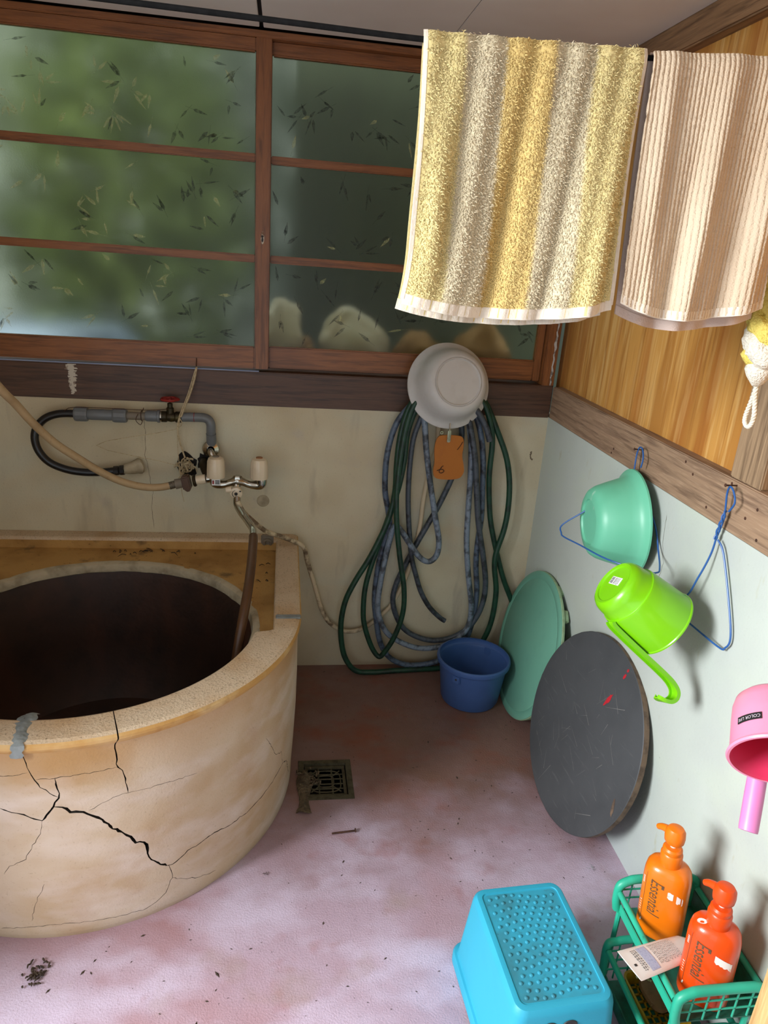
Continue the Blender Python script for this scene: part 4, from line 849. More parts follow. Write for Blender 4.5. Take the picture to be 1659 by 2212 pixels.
# orange sole shaped tag with its clip
t = thing('orange_tag', 'orange sole-shaped plastic plate clipped under the grey basin', 'plate', (-.395, -.10, .99))
out = [(-.045, .073), (-.02, .078), (.02, .078), (.042, .070), (.047, .04), (.046, .005), (.055, -.03), (.058, -.055), (.045, -.077), (.015, -.084), (-.02, -.084), (-.045, -.078), (-.054, -.055), (-.052, -.02), (-.056, .015), (-.055, .05)]
pts, _ = catmull([Vector((x, 0, z)) for x, z in out], [1]*len(out), 4, True); n = len(pts); b = B()
b.add([(p.x-.387, -.104, p.z+.918) for p in pts]+[(p.x-.387, -.110, p.z+.918) for p in pts], [tuple(reversed(range(n))), tuple(range(n, 2*n))]+[(i, (i+1) % n, n+(i+1) % n, n+i) for i in range(n)])
pl = mesh_obj('plate', b, 'orange_tag', t)
b = B(); b.tube([(-.428, -.1115, .866), (-.412, -.1115, .872), (-.402, -.1115, .866), (-.410, -.1115, .858), (-.420, -.1115, .862), (-.412, -.1115, .880), (-.406, -.1115, .885)], .0014, 6, sub=3); mesh_obj('embossed_mark', b, 'rust', pl)
b = B(); b.tube([(-.362, -.1115, .945), (-.352, -.1115, .96), (-.345, -.1115, .975)], .0012, 6, sub=3); mesh_obj('scratch_mark', b, 'rust', pl)
b = B(); b.box((-.403, -.1165, .972), (-.391, -.111, 1.015), .002); b.tube([(-.397, -.114, 1.01), (-.397, -.11, 1.04)], .002, 6); b.lathe([(.003, 0), (.003, .004), (.006, .004), (.006, 0)], 10, frame((0, -1, 0), loc=(-.424, -.108, 1.005)), closed=True); mesh_obj('clip', b, 'chrome_worn', t)

t = thing('bucket', 'blue plastic bucket standing on the floor below the hoses', 'bucket', (-.245, -.235, 0))
m_ = Matrix.Translation((-.245, -.235, 0))
b = B(); b.lathe(shell([(0, .004), (.092, .004), (.098, 0), (.106, .003), (.110, .012), (.118, .08), (.127, .150), (.1275, .153), (.129, .158), (.131, .158), (.137, .163), (.139, .172), (.138, .179), (.134, .182)], .004), 72, m_); bk = mesh_obj('pail', b, 'bucket_blue', t)
for a in (R(228), R(48)):
    d = Vector((math.cos(a), math.sin(a), 0)); c = Vector((-.245, -.235, .141))+d*.126
    fm = frame(d, (0, 0, 1), c); b = B(); b.box((-.016, -.016, -.006), (.016, .016, .006), .003, fm); lg = mesh_obj('handle_lug', b, 'bucket_blue', t)
    b = B(); b.lathe([(0, .0068), (.004, .0066), (.0045, .004)], 12, fm); mesh_obj('lug_hole', b, 'dark_print', lg)

# green round lid leaning in the corner
n_ = Vector((-math.cos(.1957), .028, math.sin(.1957))); fm = frame(n_, (0, 0, 1), (-.0739, -.295, .2682))
t = thing('bath_cover', 'round sea-green plastic bath cover leaning on the wall behind the bucket', 'bath cover', (-.13, -.29, 0))
b = B(); b.lathe([(0, 0), (.240, 0), (.244, -.0022), (.248, 0), (.266, 0), (.2725, -.003), (.2735, -.010), (.270, -.016), (.262, -.016), (.258, -.012), (0, -.012)], 110, fm); mesh_obj('disc', b, 'lid_green', t)
b = B(); b.lathe([(.2715, -.0035), (.2745, -.007), (.2745, -.014), (.268, -.0175)], 110, fm); mesh_obj('edge_band', b, 'lid_edge', t)
for a in (-38, -62, -14, 12, 100, 160, 220):
    b = B(); a2 = R(a); c = Vector((math.cos(a2)*.262, math.sin(a2)*.262, -.024)); b.box((-.010, -.022, -.009), (.008, .022, .010), .003, fm @ Matrix.Translation(c) @ Matrix.Rotation(a2, 4, 'Z')); mesh_obj('lug', b, 'lid_edge', t)

# dark wooden round board
n_ = Vector((-math.cos(.2325)*math.cos(.05), -math.sin(.05)*math.cos(.2325), math.sin(.2325))); fm = frame(n_, (0, 0, 1), (-.082, -.8215, .2865))
t = thing('round_board', 'dark grey round wooden board leaning on the right wall', 'board', (-.15, -.82, 0))
b = B(); seg = 120; pr = [(0, .0), (.2915, 0), (.2935, -.0015)]; b.lathe(pr, seg, fm); b.lathe([(0, -.018), (.29, -.018)], 60, fm); bd = mesh_obj('face', b, 'board_dark', t)
b = B(); b.lathe([(.2935, -.001), (.2940, -.009), (.2930, -.018), (.289, -.0185)], seg, fm)
b.v = [tuple(Vector(q)+Vector((1, 1, 1))*0+(Vector(q)-fm.translation).normalized()*.0012*noise.noise(Vector(q)*60)) for q in b.v]; mesh_obj('edge', b, 'board_edge', t)
b = B(); rn = random.Random(14)
def onb(x, y, z=.0006): return fm @ Vector((x, y, z))
for k in range(46):
    a = rn.choice((.9, 2.3, 1.2, 2.7, .3))+rn.gauss(0, .15); l = rn.uniform(.015, .09); x, y = rn.uniform(-.22, .22), rn.uniform(-.2, .2)
    dx, dy = math.cos(a), math.sin(a); wd = rn.uniform(.0002, .0006)
    if math.hypot(x+dx*l, y+dy*l) > .28 or math.hypot(x, y) > .28: continue
    b.add([onb(x-dy*wd, y+dx*wd), onb(x+dy*wd, y-dx*wd), onb(x+dx*l+dy*wd*.3, y+dy*l-dx*wd*.3), onb(x+dx*l-dy*wd*.3, y+dy*l+dx*wd*.3)], [(0, 1, 2, 3)])
mesh_obj('scratches', b, 'board_scratch', bd)['kind'] = 'stuff'
def splotch(cx, cy, l, wd, ang, seed):
    rn = random.Random(seed); vs = [onb(cx, cy, .0012)]; n = 16
    for k in range(n):
        a = 2*math.pi*k/n; x, y = l*math.cos(a)*rn.uniform(.75, 1.1), wd*math.sin(a)*rn.uniform(.7, 1.2); vs.append(onb(cx+x*math.cos(ang)-y*math.sin(ang), cy+x*math.sin(ang)+y*math.cos(ang), .0007))
    bb = B(); bb.add(vs, [(0, 1+k, 1+(k+1) % n) for k in range(n)]); return bb
mesh_obj('red_smear', splotch(.148, -.061, .026, .007, -.35, 2), 'red_mark', bd); mesh_obj('red_smear', splotch(.240, -.083, .010, .005, -.3, 5), 'red_mark', bd); mesh_obj('red_smear', splotch(.262, -.086, .006, .004, -.3, 6), 'red_mark', bd)
mesh_obj('splinter', splotch(-.06, -.255, .03, .006, .3, 8), 'board_edge', bd)

# green basin pinned to the wall by a wire hanger
t = thing('green_basin', 'translucent green wash basin held on the right wall by a wire hanger', 'basin', (-.02, -.76, .80))
fm = frame((1, -.10, .06), (0, 0, 1), (-.135, -.749, .920))
b = B(); b.lathe(shell([(0, .004), (.062, .004), (.066, 0), (.082, .002), (.092, .008), (.101, .022), (.110, .048), (.118, .074), (.124, .094), (.134, .106), (.142, .110), (.1465, .114), (.1468, .119), (.144, .120)], .0025), 80, fm); mesh_obj('bowl', b, 'basin_green', t)
vs, fs = text_b('B 8/17', .022, .2)
b = B(); b.add([fm @ Matrix.Rotation(R(-58), 4, 'Z') @ Matrix.Translation((.1185+v.y*.30, v.x, .080-v.y*.95)) @ Vector((0, 0, 0)) for v in vs], fs); mesh_obj('faded_writing', b, 'print_grey', t)

def wire_hanger(name, label, hook, nail, loc):
    t = thing(name, label, 'hanger', loc, 'blue wire hangers')
    return t
HW = .0022
t = thing('wire_hanger', 'blue wire hanger clasping the green basin', 'hanger', (-.03, -.75, 1.12), 'blue wire hangers')
b = B(); b.tube([(.004, -.722, 1.122), (-.03, -.728, 1.126)], .0018, 6); b.lathe([(0, .0012), (.004, .001), (.004, 0)], 8, frame((-1, 0, 0), loc=(-.03, -.728, 1.126))); mesh_obj('nail', b, 'rust', t)
b = B(); b.tube([(-.022, -.765, 1.085), (-.022, -.768, 1.11), (-.020, -.752, 1.132), (-.018, -.732, 1.132), (-.018, -.724, 1.115), (-.02, -.728, 1.085), (-.022, -.735, 1.06), (-.026, -.745, 1.035)], HW, 8, sub=5); mesh_obj('hook', b, 'wire_blue', t)
b = B(); b.tube([(-.026, -.745, 1.035), (-.05, -.735, 1.02), (-.12, -.70, .94), (-.178, -.680, .885), (-.184, -.694, .865), (-.182, -.712, .860), (-.172, -.80, .872), (-.155, -.93, .888), (-.09, -1.0, .888), (-.060, -1.008, .888), (-.045, -.99, .893), (-.014, -.92, .905), (-.010, -.86, .97), (-.02, -.76, 1.03), (-.026, -.745, 1.04)], HW, 8, sub=6); mesh_obj('frame', b, 'wire_blue', t)
t = thing('wire_hanger', 'bare blue wire hanger on the rail beside the lime green ladle', 'hanger', (-.02, -1.15, 1.15), 'blue wire hangers')
b = B(); b.tube([(.004, -1.137, 1.156), (-.035, -1.150, 1.160)], .0018, 6); b.lathe([(0, .0012), (.004, .001), (.004, 0)], 8, frame((-1, 0, 0), loc=(-.035, -1.150, 1.160))); mesh_obj('nail', b, 'rust', t)
b = B(); b.tube([(-.022, -1.163, 1.105), (-.024, -1.178, 1.13), (-.026, -1.168, 1.152), (-.026, -1.153, 1.158), (-.022, -1.143, 1.14), (-.018, -1.143, 1.11), (-.015, -1.143, 1.08), (-.015, -1.133, 1.03)], HW, 8, sub=5)
for k in (0, math.pi): b.tube([(-.017+.0028*math.cos(q*.9+k), -1.145+.012*q/14+.0028*math.sin(q*.9+k), 1.10-.072*q/14) for q in range(15)], HW, 6, sub=2)
mesh_obj('hook', b, 'wire_blue', t)
b = B(); b.tube([(-.015, -1.133, 1.03), (-.018, -1.132, .99), (-.03, -1.125, .93), (-.036, -1.10, .868), (-.045, -1.02, .835), (-.05, -.96, .830), (-.052, -.945, .822), (-.045, -.96, .816), (-.03, -1.10, .815), (-.014, -1.225, .810), (-.010, -1.245, .818), (-.009, -1.252, .846), (-.010, -1.225, .906), (-.011, -1.165, 1.006), (-.015, -1.14, 1.03)], HW, 8, sub=6); mesh_obj('frame', b, 'wire_blue', t)

# ================================================================== LADLES
bc, ax = Vector((-.2309, -1.1193, .9131)), Vector((.7977, -.1505, -.563)).normalized(); hl = .158
hd = Vector((-.269, -1.157, .853))-bc; hd = (hd-ax*hd.dot(ax)).normalized()
fm = frame(ax, hd, bc)
t = thing('lime_ladle', 'lime green bath ladle with hooked handle hanging on the wire hanger', 'ladle', tuple(bc))
b = B(); b.lathe(shell([(0, .004), (.047, .004), (.050, .001), (.054, 0), (.060, .004), (.0645, .012), (.067, .022), (.0690, .044), (.0715, .047), (.0735, .0475), (.075, .052), (.082, hl-.004), (.084, hl-.002), (.084, hl+.001)], .0025), 80, fm); mesh_obj('cup', b, 'ladle_lime', t)
hp = [(.0735, .045), (.078, .055), (.083, .10), (.088, .16), (.092, .21), (.097, .245), (.108, .268), (.126, .275), (.143, .266), (.152, .247), (.153, .230)]
b = B(); pts = [fm @ Vector((r_, 0, z)) for r_, z in hp]
pts, _ = catmull(pts, [1]*len(pts), 5, False)
yv = (fm.to_3x3() @ Vector((0, 1, 0))); secs = []
n = len(pts)
for i, p in enumerate(pts):
    tg = (pts[min(i+1, n-1)]-pts[max(0, i-1)]).normalized(); nn = tg.cross(yv); hw = .0125+.003*(i/n)
    e_ = min(1, (n-1-i)/6); hw *= math.sqrt(max(.15, 1-(1-e_)**2))
    prof = [(-hw, 0), (-hw, .009), (-hw+.003, .009), (-hw+.003, .003), (hw-.003, .003), (hw-.003, .009), (hw, .009), (hw, 0)]
    secs.append([p+yv*a-nn*c for a, c in prof])
vs = [q for s_ in secs for q in s_]; fs = [(8*i+k, 8*i+(k+1) % 8, 8*i+8+(k+1) % 8, 8*i+8+k) for i in range(n-1) for k in range(8)]
fs += [(0, 1, 2, 3, 4, 5, 6, 7), tuple(8*(n-1)+7-k for k in range(8))]
b.add(vs, fs, True); mesh_obj('handle', b, 'ladle_lime', t, sharp=30)
b = B(); q = pts[-9]; tg = (pts[-8]-pts[-10]).normalized(); nn = tg.cross(yv); b.lathe([(0, .0004), (.0045, .0003), (.0048, 0)], 12, frame(-nn, tg, q-nn*.0032), sx=1.6, sy=.7); mesh_obj('hanging_hole', b, 'dark_print', t)
sf = fm @ Matrix.Translation((-.008, .0, .0038)) @ Matrix.Rotation(R(180), 4, 'X') @ Matrix.Rotation(R(-12), 4, 'Z')
b = B(); b.box((-.010, -.021, 0), (.010, .021, .0006), 0, sf); st_ = mesh_obj('price_sticker', b, 'sticker_white', t)
b = B()
x = -.008
while x < .008:
    w_ = rnd.choice((.0005, .0008, .0012)); b.box((x, -.019, .0006), (x+w_, -.008, .0009), 0, sf); x += w_+rnd.choice((.0005, .0009))
for k, y in enumerate((-.004, -.001, .003, .008, .013)):
    xx = -.008
    while xx < .007:
        l = rnd.uniform(.0008, .0022); b.box((xx, y, .0006), (xx+l, y+.0016, .0009), 0, sf); xx += l+.0006
mesh_obj('barcode', b, 'dark_print', st_)['kind'] = 'stuff'

# pink ladle
mc = Vector((-.1331, -1.6016, .8122)); ax = Vector((-.3532, -.8092, -.4449)).normalized(); fm = frame(ax, (-1, 0, 0), mc-ax*.1265)
t = thing('pink_ladle', 'pink bath ladle with dark label on the right wall above the bottles', 'ladle', tuple(mc))
b = B(); b.lathe([(0, 0), (.030, .0), (.050, .005), (.062, .016), (.0675, .032), (.071, .06), (.076, .115), (.0765, .118), (.080, .119), (.082, .123), (.080, .1265), (.076, .1265)], 80, fm); mesh_obj('cup', b, 'ladle_pink', t)
b = B(); b.lathe([(.077, .1265), (.0735, .12), (.0685, .06), (.064, .03), (.055, .014), (.03, .006), (0, .005)], 80, fm); mesh_obj('cup_inside', b, 'ladle_pink_inside', t)
h0 = Vector((-.104, -1.532, .744)); h1 = Vector((-.142, -1.592, .652))
b = B(); d = (h1-h0).normalized(); b.tube([h0+d*.010, h0+d*.014, h0+d*.018, h0.lerp(h1, .5), h1-d*.006, h1-d*.001, h1], [.019, .019, .0165, .0168, .0165, .0145, .009], 24, sub=3); mesh_obj('handle', b, 'ladle_pink_handle', t)
# its label: wrapped on the cup, upside down
PA = R(-27)     # middle of the label round the cup, from the -x side
def pw(u, v, lift=.0006):
    z = .082+v; r_ = .0718+(z-.06)*.091+lift; a = PA+u/.074; return fm @ Vector((math.cos(a)*r_, math.sin(a)*r_, z))
LW, LH = .046, .0135
b = B(); n = 12; b.add([pw(-LW/2+LW*i/n, s_*LH/2) for i in range(n+1) for s_ in (-1, 1)], [(2*i, 2*i+1, 2*i+3, 2*i+2) for i in range(n)]); lb = mesh_obj('label', b, 'label_black', t)
vs, fs = text_b('COLOR LIFE', .0088, 0)
xs = max(abs(v.x) for v in vs)
b = B(); b.add([pw(v.x*(LW*.45/xs), v.y, .0011) for v in vs], fs); mesh_obj('label_text', b, 'label_letter', lb)

# ================================================================== STOOL
SA = R(3.0); sm = Matrix.Translation((-.412, -1.438, 0)) @ Matrix.Rotation(SA, 4, 'Z')
t = thing('step_stool', 'turquoise plastic step stool with bumpy top in front of the rack', 'stool', (-.412, -1.438, 0))
def rrect(hx, hy, r, z, n=7):
    o = []
    for (sx, sy, a0) in ((1, 1, 0), (-1, 1, 90), (-1, -1, 180), (1, -1, 270)):
        for k in range(n):
            a = R(a0+90*k/(n-1)); o.append(Vector((sx*(hx-r)+r*math.cos(a), sy*(hy-r)+r*math.sin(a), z)))
    return o
def loft(b, rings, cap0=False, cap1=False, smooth=True, mi=0):
    n = len(rings[0]); vs = [q for r_ in rings for q in r_]
    fs = [(i*n+j, i*n+(j+1) % n, (i+1)*n+(j+1) % n, (i+1)*n+j) for i in range(len(rings)-1) for j in range(n)]
    if cap0: fs.append(tuple(reversed(range(n))))
    if cap1: fs.append(tuple((len(rings)-1)*n+j for j in range(n)))
    b.add(vs, fs, smooth, mi)
SH = .222
b = B(); loft(b, [rrect(.128, .171, .036, 0), rrect(.132, .175, .038, .002), rrect(.132, .175, .038, .020), rrect(.1285, .1715, .036, .026), rrect(.1235, .166, .034, .0275), rrect(.121, .1635, .032, .032),
                  rrect(.108, .148, .026, SH-.018), rrect(.106, .1455, .026, SH-.008), rrect(.101, .1405, .023, SH-.001), rrect(.096, .1355, .021, SH), rrect(.0905, .129, .014, SH), rrect(.0895, .128, .013, SH-.0022), rrect(.086, .1245, .011, SH-.0022)], False, False)
b.xf(sm); shell_o = mesh_obj('shell', b, 'stool_blue', t)
b = B(); vs = rrect(.0862, .1247, .011, SH-.0023); b.add(vs, [tuple(range(len(vs)))]); b.xf(sm); tp = mesh_obj('tread', b, 'stool_top', t)
b = B()
nrow = 15
for i in range(nrow):
    yy = -.113+.226*i/(nrow-1)
    nc = 9 if i % 2 == 0 else 8
    for k in range(nc):
        xx = (-.074+.148*k/(nc-1)) if nc == 9 else (-.065+.130*k/7)
        yy2 = yy+.006*math.sin(xx*40+i*.2)
        b.lathe([(.0048, -.001), (.0042, .0012), (.0024, .0026), (0, .0030)], 10, Matrix.Translation((xx, yy2, SH-.0023)))
b.xf(sm); mesh_obj('tread_bumps', b, 'stool_top', tp)['kind'] = 'stuff'
for k in (-.022, .020):       # two round finger holes in the front face
    b = B(); nrm_ = Vector((0, -1, .083)).normalized(); yq = -.148-.0155*((SH-.018-.178)/(SH-.05))
    b.lathe([(0, .0008), (.0135, .0010), (.0150, .0016), (.0162, 0)], 24, sm @ frame(nrm_, (1, 0, 0), (k-.012, -.1508, .180)), sx=1, sy=.8); mesh_obj('finger_hole', b, ['dark_print'], shell_o)

# ================================================================== RACK
RK = thing('shower_rack', 'green plastic two-tier rack standing against the right wall', 'rack', (-.11, -1.48, 0))
def bar(pts, r_, name='rail', m='rack_green', sub=0, seg=12):
    b = B(); b.tube(pts, r_, seg, sub=sub); return mesh_obj(name, b, m, RK)
ux0, ux1, uy0, uy1, uz = -.198, -.008, -1.612, -1.350, .25
lx0, lx1, ly0, ly1, lz = -.224, -.030, -1.600, -1.395, .128
bar([(ux0, uy0+.01, uz), (ux0, uy1-.01, uz)], .0068); bar([(ux1, uy0+.01, uz), (ux1, uy1-.01, uz)], .0068)
bar([(lx0, ly0+.01, lz), (lx0, ly1-.01, lz)], .0068); bar([(lx1, ly0+.01, lz), (lx1, ly1-.01, lz)], .0068)
def arch(x0, x1, y, z, zt, zb):
    return [(x0+.006, y, zb), (x0+.001, y, z-.03), (x0, y, z), (x0+.004, y, z+.016), (x0+.022, y, zt-.004), (x0+.045, y, zt), (x1-.045, y, zt), (x1-.022, y, zt-.004), (x1-.004, y, z+.016), (x1, y, z), (x1-.001, y, z-.03), (x1-.006, y, zb)]
for y in (uy0, uy1): bar(arch(ux0, ux1, y, uz, .280, .195), .0098, 'end_hoop', sub=4)
for y in (ly0, ly1): bar(arch(lx0, lx1, y, lz, .150, .02), .0088, 'end_hoop', sub=4)
for y, x0, x1, z0, z1 in ((uy0, ux0, ux1, .20, .276), (uy1, ux0, ux1, .20, .276), (ly0, lx0, lx1, .03, .146), (ly1, lx0, lx1, .03, .146)):
    for k in range(1, 6): bar([(x0+(x1-x0)*k/6, y, z0), (x0+(x1-x0)*k/6, y, z1)], .0021, 'lattice_bar', seg=6)
    nz = 2 if z1-z0 < .09 else 3
    for k in range(1, nz+1): bar([(x0+.008, y, z0+(z1-z0)*k/(nz+1)), (x1-.008, y, z0+(z1-z0)*k/(nz+1))], .0021, 'lattice_bar', seg=6)
b = B(); b.box((ux0+.010, uy0+.002, .190), (ux1-.002, uy1-.002, .197), .002); b.box((ux1-.006, uy0, .19), (ux1, uy1, .245), .001); mesh_obj('upper_tray', b, 'rack_floor', RK)
b = B(); b.box((ux0+.008, uy0+.002, .190), (ux0+.012, uy1-.002, .214), .001); mesh_obj('tray_lip', b, 'rack_green', RK)
b = B(); b.box((lx0+.008, ly0+.002, .018), (lx1-.004, ly1-.002, .026), .002); b.box((lx0+.006, ly0, .018), (lx0+.011, ly1, .05), .001); mesh_obj('lower_tray', b, 'rack_floor', RK)
for (x, y) in ((-.19, -1.602), (-.03, -1.602), (-.19, -1.36), (-.03, -1.36)):
    bar([(x, y, 0), (x, y, .195)], .006, 'post', seg=8)

# bottles
def bottle(bx, by, bz, yaw, lean, mb, mp, label, torn, hh=.29):
    t = thing('pump_bottle', label, 'bottle', (bx, by, bz), 'pump bottles in the rack')
    fm = Matrix.Translation((bx, by, bz)) @ Matrix.Rotation(R(lean[0]), 4, 'X') @ Matrix.Rotation(R(lean[1]), 4, 'Y') @ Matrix.Rotation(R(yaw), 4, 'Z')
    # local: front faces -y, wide axis x
    A, Bq = .0485, .036
    b = B(); b.lathe([(0, .002), (.8, .001), (.93, .003), (.985, .010), (1.0, .022), (1.0, .150), (.985, .166), (.93, .180), (.82, .189), (.66, .194), (.50, .1965), (.42, .198), (0, .198)], 64, fm, sx=A, sy=Bq, p=2.5)
    bo = mesh_obj('body', b, mb, t)
    b = B(); b.lathe([(.0215, .196), (.0225, .199), (.0225, .222), (.0205, .226), (.0195, .227), (.0205, .230), (.0200, .236), (.0165, .240), (.0115, .241), (0, .241)], 40, fm); mesh_obj('collar', b, mp, t)
    b = B(); b.lathe([(.0062, .240), (.0062, .262), (0, .262)], 16, fm); mesh_obj('pump_stem', b, 'white_plastic', t)
    b = B(); b.lathe([(0, .252), (.015, .252), (.0185, .257), (.0195, .268), (.0185, .282), (.0145, .289), (.007, .2915), (0, .292)], 32, fm, sx=1.08, sy=1)
    noz = fm @ Matrix.Rotation(R(-32), 4, 'Z')
    b.tube([noz @ Vector(q) for q in ((-.010, 0, .272), (-.022, 0, .270), (-.034, 0, .265), (-.043, 0, .258))], [.0095, .0085, .0072, .0058], 14, sub=4); mesh_obj('pump_head', b, mp, t)
    def wrap(u, z, lift=.0007):      # u: metres round the front, from the middle
        a = -math.pi/2+u/.041; c, s_ = math.cos(a), math.sin(a)
        c2 = math.copysign(abs(c)**(2/2.5), c); s2 = math.copysign(abs(s_)**(2/2.5), s_); k = 1+lift/.04
        return fm @ Vector((A*c2*k, Bq*s2*k, z))
    vs, fs = text_b('Essential', .034, .25); xs = max(abs(v.x) for v in vs)
    b = B(); b.add([wrap(-.012+v.y*.9, .120-v.x*(.050/xs)) for v in vs], fs); mesh_obj('brand_text', b, 'label_ink', bo)
    b = B(); n = 10
    b.add([wrap(-.0345+s_*.0004, .045+.13*i/n) for i in range(n+1) for s_ in (-1, 1)], [(2*i, 2*i+1, 2*i+3, 2*i+2) for i in range(n)])
    mesh_obj('label_rule', b, 'label_ink', bo)
    b = B()
    for (z0, z1) in ((.140, .160), (.062, .095)):
        for k in range(5):
            z = z0+(z1-z0)*k/5; b.add([wrap(-.045, z), wrap(-.039, z+.001), wrap(-.038, z+.0032), wrap(-.044, z+.0022)], [(0, 1, 2, 3)])
    b.add([wrap(-.036, .036), wrap(-.032, .037), wrap(-.031, .045), wrap(-.034, .044)], [(0, 1, 2, 3)])
    mesh_obj('small_print', b, 'label_paper', bo)
    rn = random.Random(torn); b = B(); n = 10
    tops = []; bots = []
    for i in range(n+1):
        u = .004+.030*i/n; tops.append(wrap(u, .151-.014*i/n+rn.uniform(-.002, .002)*(torn == 1))); bots.append(wrap(u, .133-.014*i/n+rn.uniform(-.002, .003)))
    vs = [q for pr in zip(tops, bots) for q in pr]; b.add(vs, [(2*i, 2*i+1, 2*i+3, 2*i+2) for i in range(n) if not (torn == 1 and i in (3, 4, 8))]); mesh_obj('torn_sticker', b, 'label_paper', bo)
    if torn == 2:
        b = B(); n = 14; c0 = fm @ Vector((-.027, -.012, .1935)); vs = [c0]
        for k in range(n):
            a = 2*math.pi*k/n; x, y = -.027+.009*math.cos(a), -.012+.006*math.sin(a); rr = (abs(x/A)**2.5+abs(y/Bq)**2.5)**(1/2.5); z = .199-max(0, (rr-.42))*.012-max(0, rr-.66)**2*.09
            vs.append(fm @ Vector((x, y, z)))
        b.add(vs, [(0, 1+k, 1+(k+1) % n) for k in range(n)]); mesh_obj('paper_scrap', b, 'label_paper', bo)
bottle(-.122, -1.412, .197, -38, (0, -4), 'bottle_amber', 'pump_amber', 'amber orange pump bottle standing at the back of the green rack', 1)
bottle(-.106, -1.560, .197, -38, (0, -3), 'bottle_orange', 'pump_orange', 'red-orange pump bottle standing at the front of the green rack', 2)

# flat white tube lying on the rail
t = thing('cream_tube', 'white squeeze tube lying across the rack rail between two pump bottles', 'tube', (-.2, -1.52, .26))
a0, a1 = Vector((-.278, -1.512, .272)), Vector((-.262, -1.578, .272)); c0 = Vector((-.090, -1.486, .240))
mid = (a0+a1)/2; axd = (c0-mid); L_ = axd.length; axd.normalize(); sd = (a1-a0); wd0 = sd.length/2; sd = (sd-axd*sd.dot(axd)).normalized(); up = axd.cross(sd); up = up if up.z > 0 else -up
secs = []
for tt, hw, th in ((0, wd0, .0012), (.04, wd0, .0013), (.07, wd0*.99, .002), (.3, wd0*.95, .0065), (.6, wd0*.88, .011), (.86, wd0*.78, .014), (.92, wd0*.6, .012), (.93, .011, .009), (1.05, .011, .009)):
    c = mid+axd*L_*tt; secs.append([c+sd*hw*math.cos(R(k*18))+up*th*math.sin(R(k*18)) for k in range(20)])
b = B(); loft(b, secs, True, True); tb = mesh_obj('tube_body', b, 'tube_white', t)
def tp_(u, v, lift=.0007):
    hw = wd0*(.99-.11*u/.6); th = .0018+.0105*max(0, (u-.05))/.6*1.05; s_ = v
    return mid+axd*L_*u+sd*hw*v+up*(th*math.sqrt(max(.02, 1-v*v))+lift)
def strip(b, u0, u1, v0, v1):
    n = 6; b.add([tp_(u0+(u1-u0)*k, v0+(v1-v0)*i/n) for i in range(n+1) for k in (0, 1)], [(2*i, 2*i+1, 2*i+3, 2*i+2) for i in range(n)])
b = B(); strip(b, .21, .33, -.78, .78); mesh_obj('blue_panel', b, 'print_blue', tb)
b = B(); strip(b, .055, .085, .05, .2); 
mesh_obj('crimp_mark', b, 'dark_print', tb)
b = B()
for k, u in enumerate((.13, .155, .18)+tuple(.37+.02*q for q in range(16))):
    v = -.75
    while v < .6:
        l = rnd.uniform(.04, .16); strip(b, u, u+(.012 if k < 3 else .006), v, v+l); v += l+.05
mesh_obj('small_print', b, 'print_grey', tb)['kind'] = 'stuff'

# soap dish on the lower tier, with a bar of soap
t = thing('soap_dish', 'yellow slotted soap dish on the lower tier of the rack', 'soap dish', (-.128, -1.47, .026))
dm = Matrix.Translation((-.128, -1.472, .027)) @ Matrix.Rotation(R(2), 4, 'Z'); b = B()
loft(b, [rrect(.036, .058, .012, .004), rrect(.040, .062, .014, .0), rrect(.046, .068, .017, .030), rrect(.049, .071, .018, .032), rrect(.049, .071, .018, .034), rrect(.0445, .0665, .016, .033), rrect(.0385, .0605, .013, .003)]); b.xf(dm); mesh_obj('wall', b, 'dish_yellow', t)
for k in range(5):
    b = B(); x = -.03+.015*k; b.box((x-.002, -.058, .001), (x+.002, .058, .005), 0, dm); mesh_obj('slat', b, 'dish_yellow', t)
for k in range(7):
    b = B(); y = -.051+.017*k; b.box((-.037, y-.002, .001), (.037, y+.002, .005), 0, dm); mesh_obj('slat', b, 'dish_yellow', t)
b = B(); b.lathe([(0, 0), (.6, .001), (.9, .006), (1, .013), (.9, .020), (.6, .0245), (0, .0255)], 32, Matrix.Translation((-.120, -1.452, .033)) @ Matrix.Rotation(R(6), 4, 'Z'), sx=.026, sy=.042, p=2.6)
sp = mesh_obj('soap_bar', b, 'soap_brown', base=(-.12, -1.452, .033)); tag(sp, 'cracked brown bar of soap lying in the yellow dish', 'soap')
b = B(); rn = random.Random(2)
for k in range(14):
    c = Vector((-.122+rn.gauss(0, .011), -1.418+rn.gauss(0, .006), .056+rn.uniform(0, .004))); b.lathe([(0, -.003), (.004, 0), (0, .004)], 6, frame((rn.gauss(0, 1), rn.gauss(0, 1), 1), loc=c))
mesh_obj('soap_flakes', b, 'soap_pale', sp)['kind'] = 'stuff'

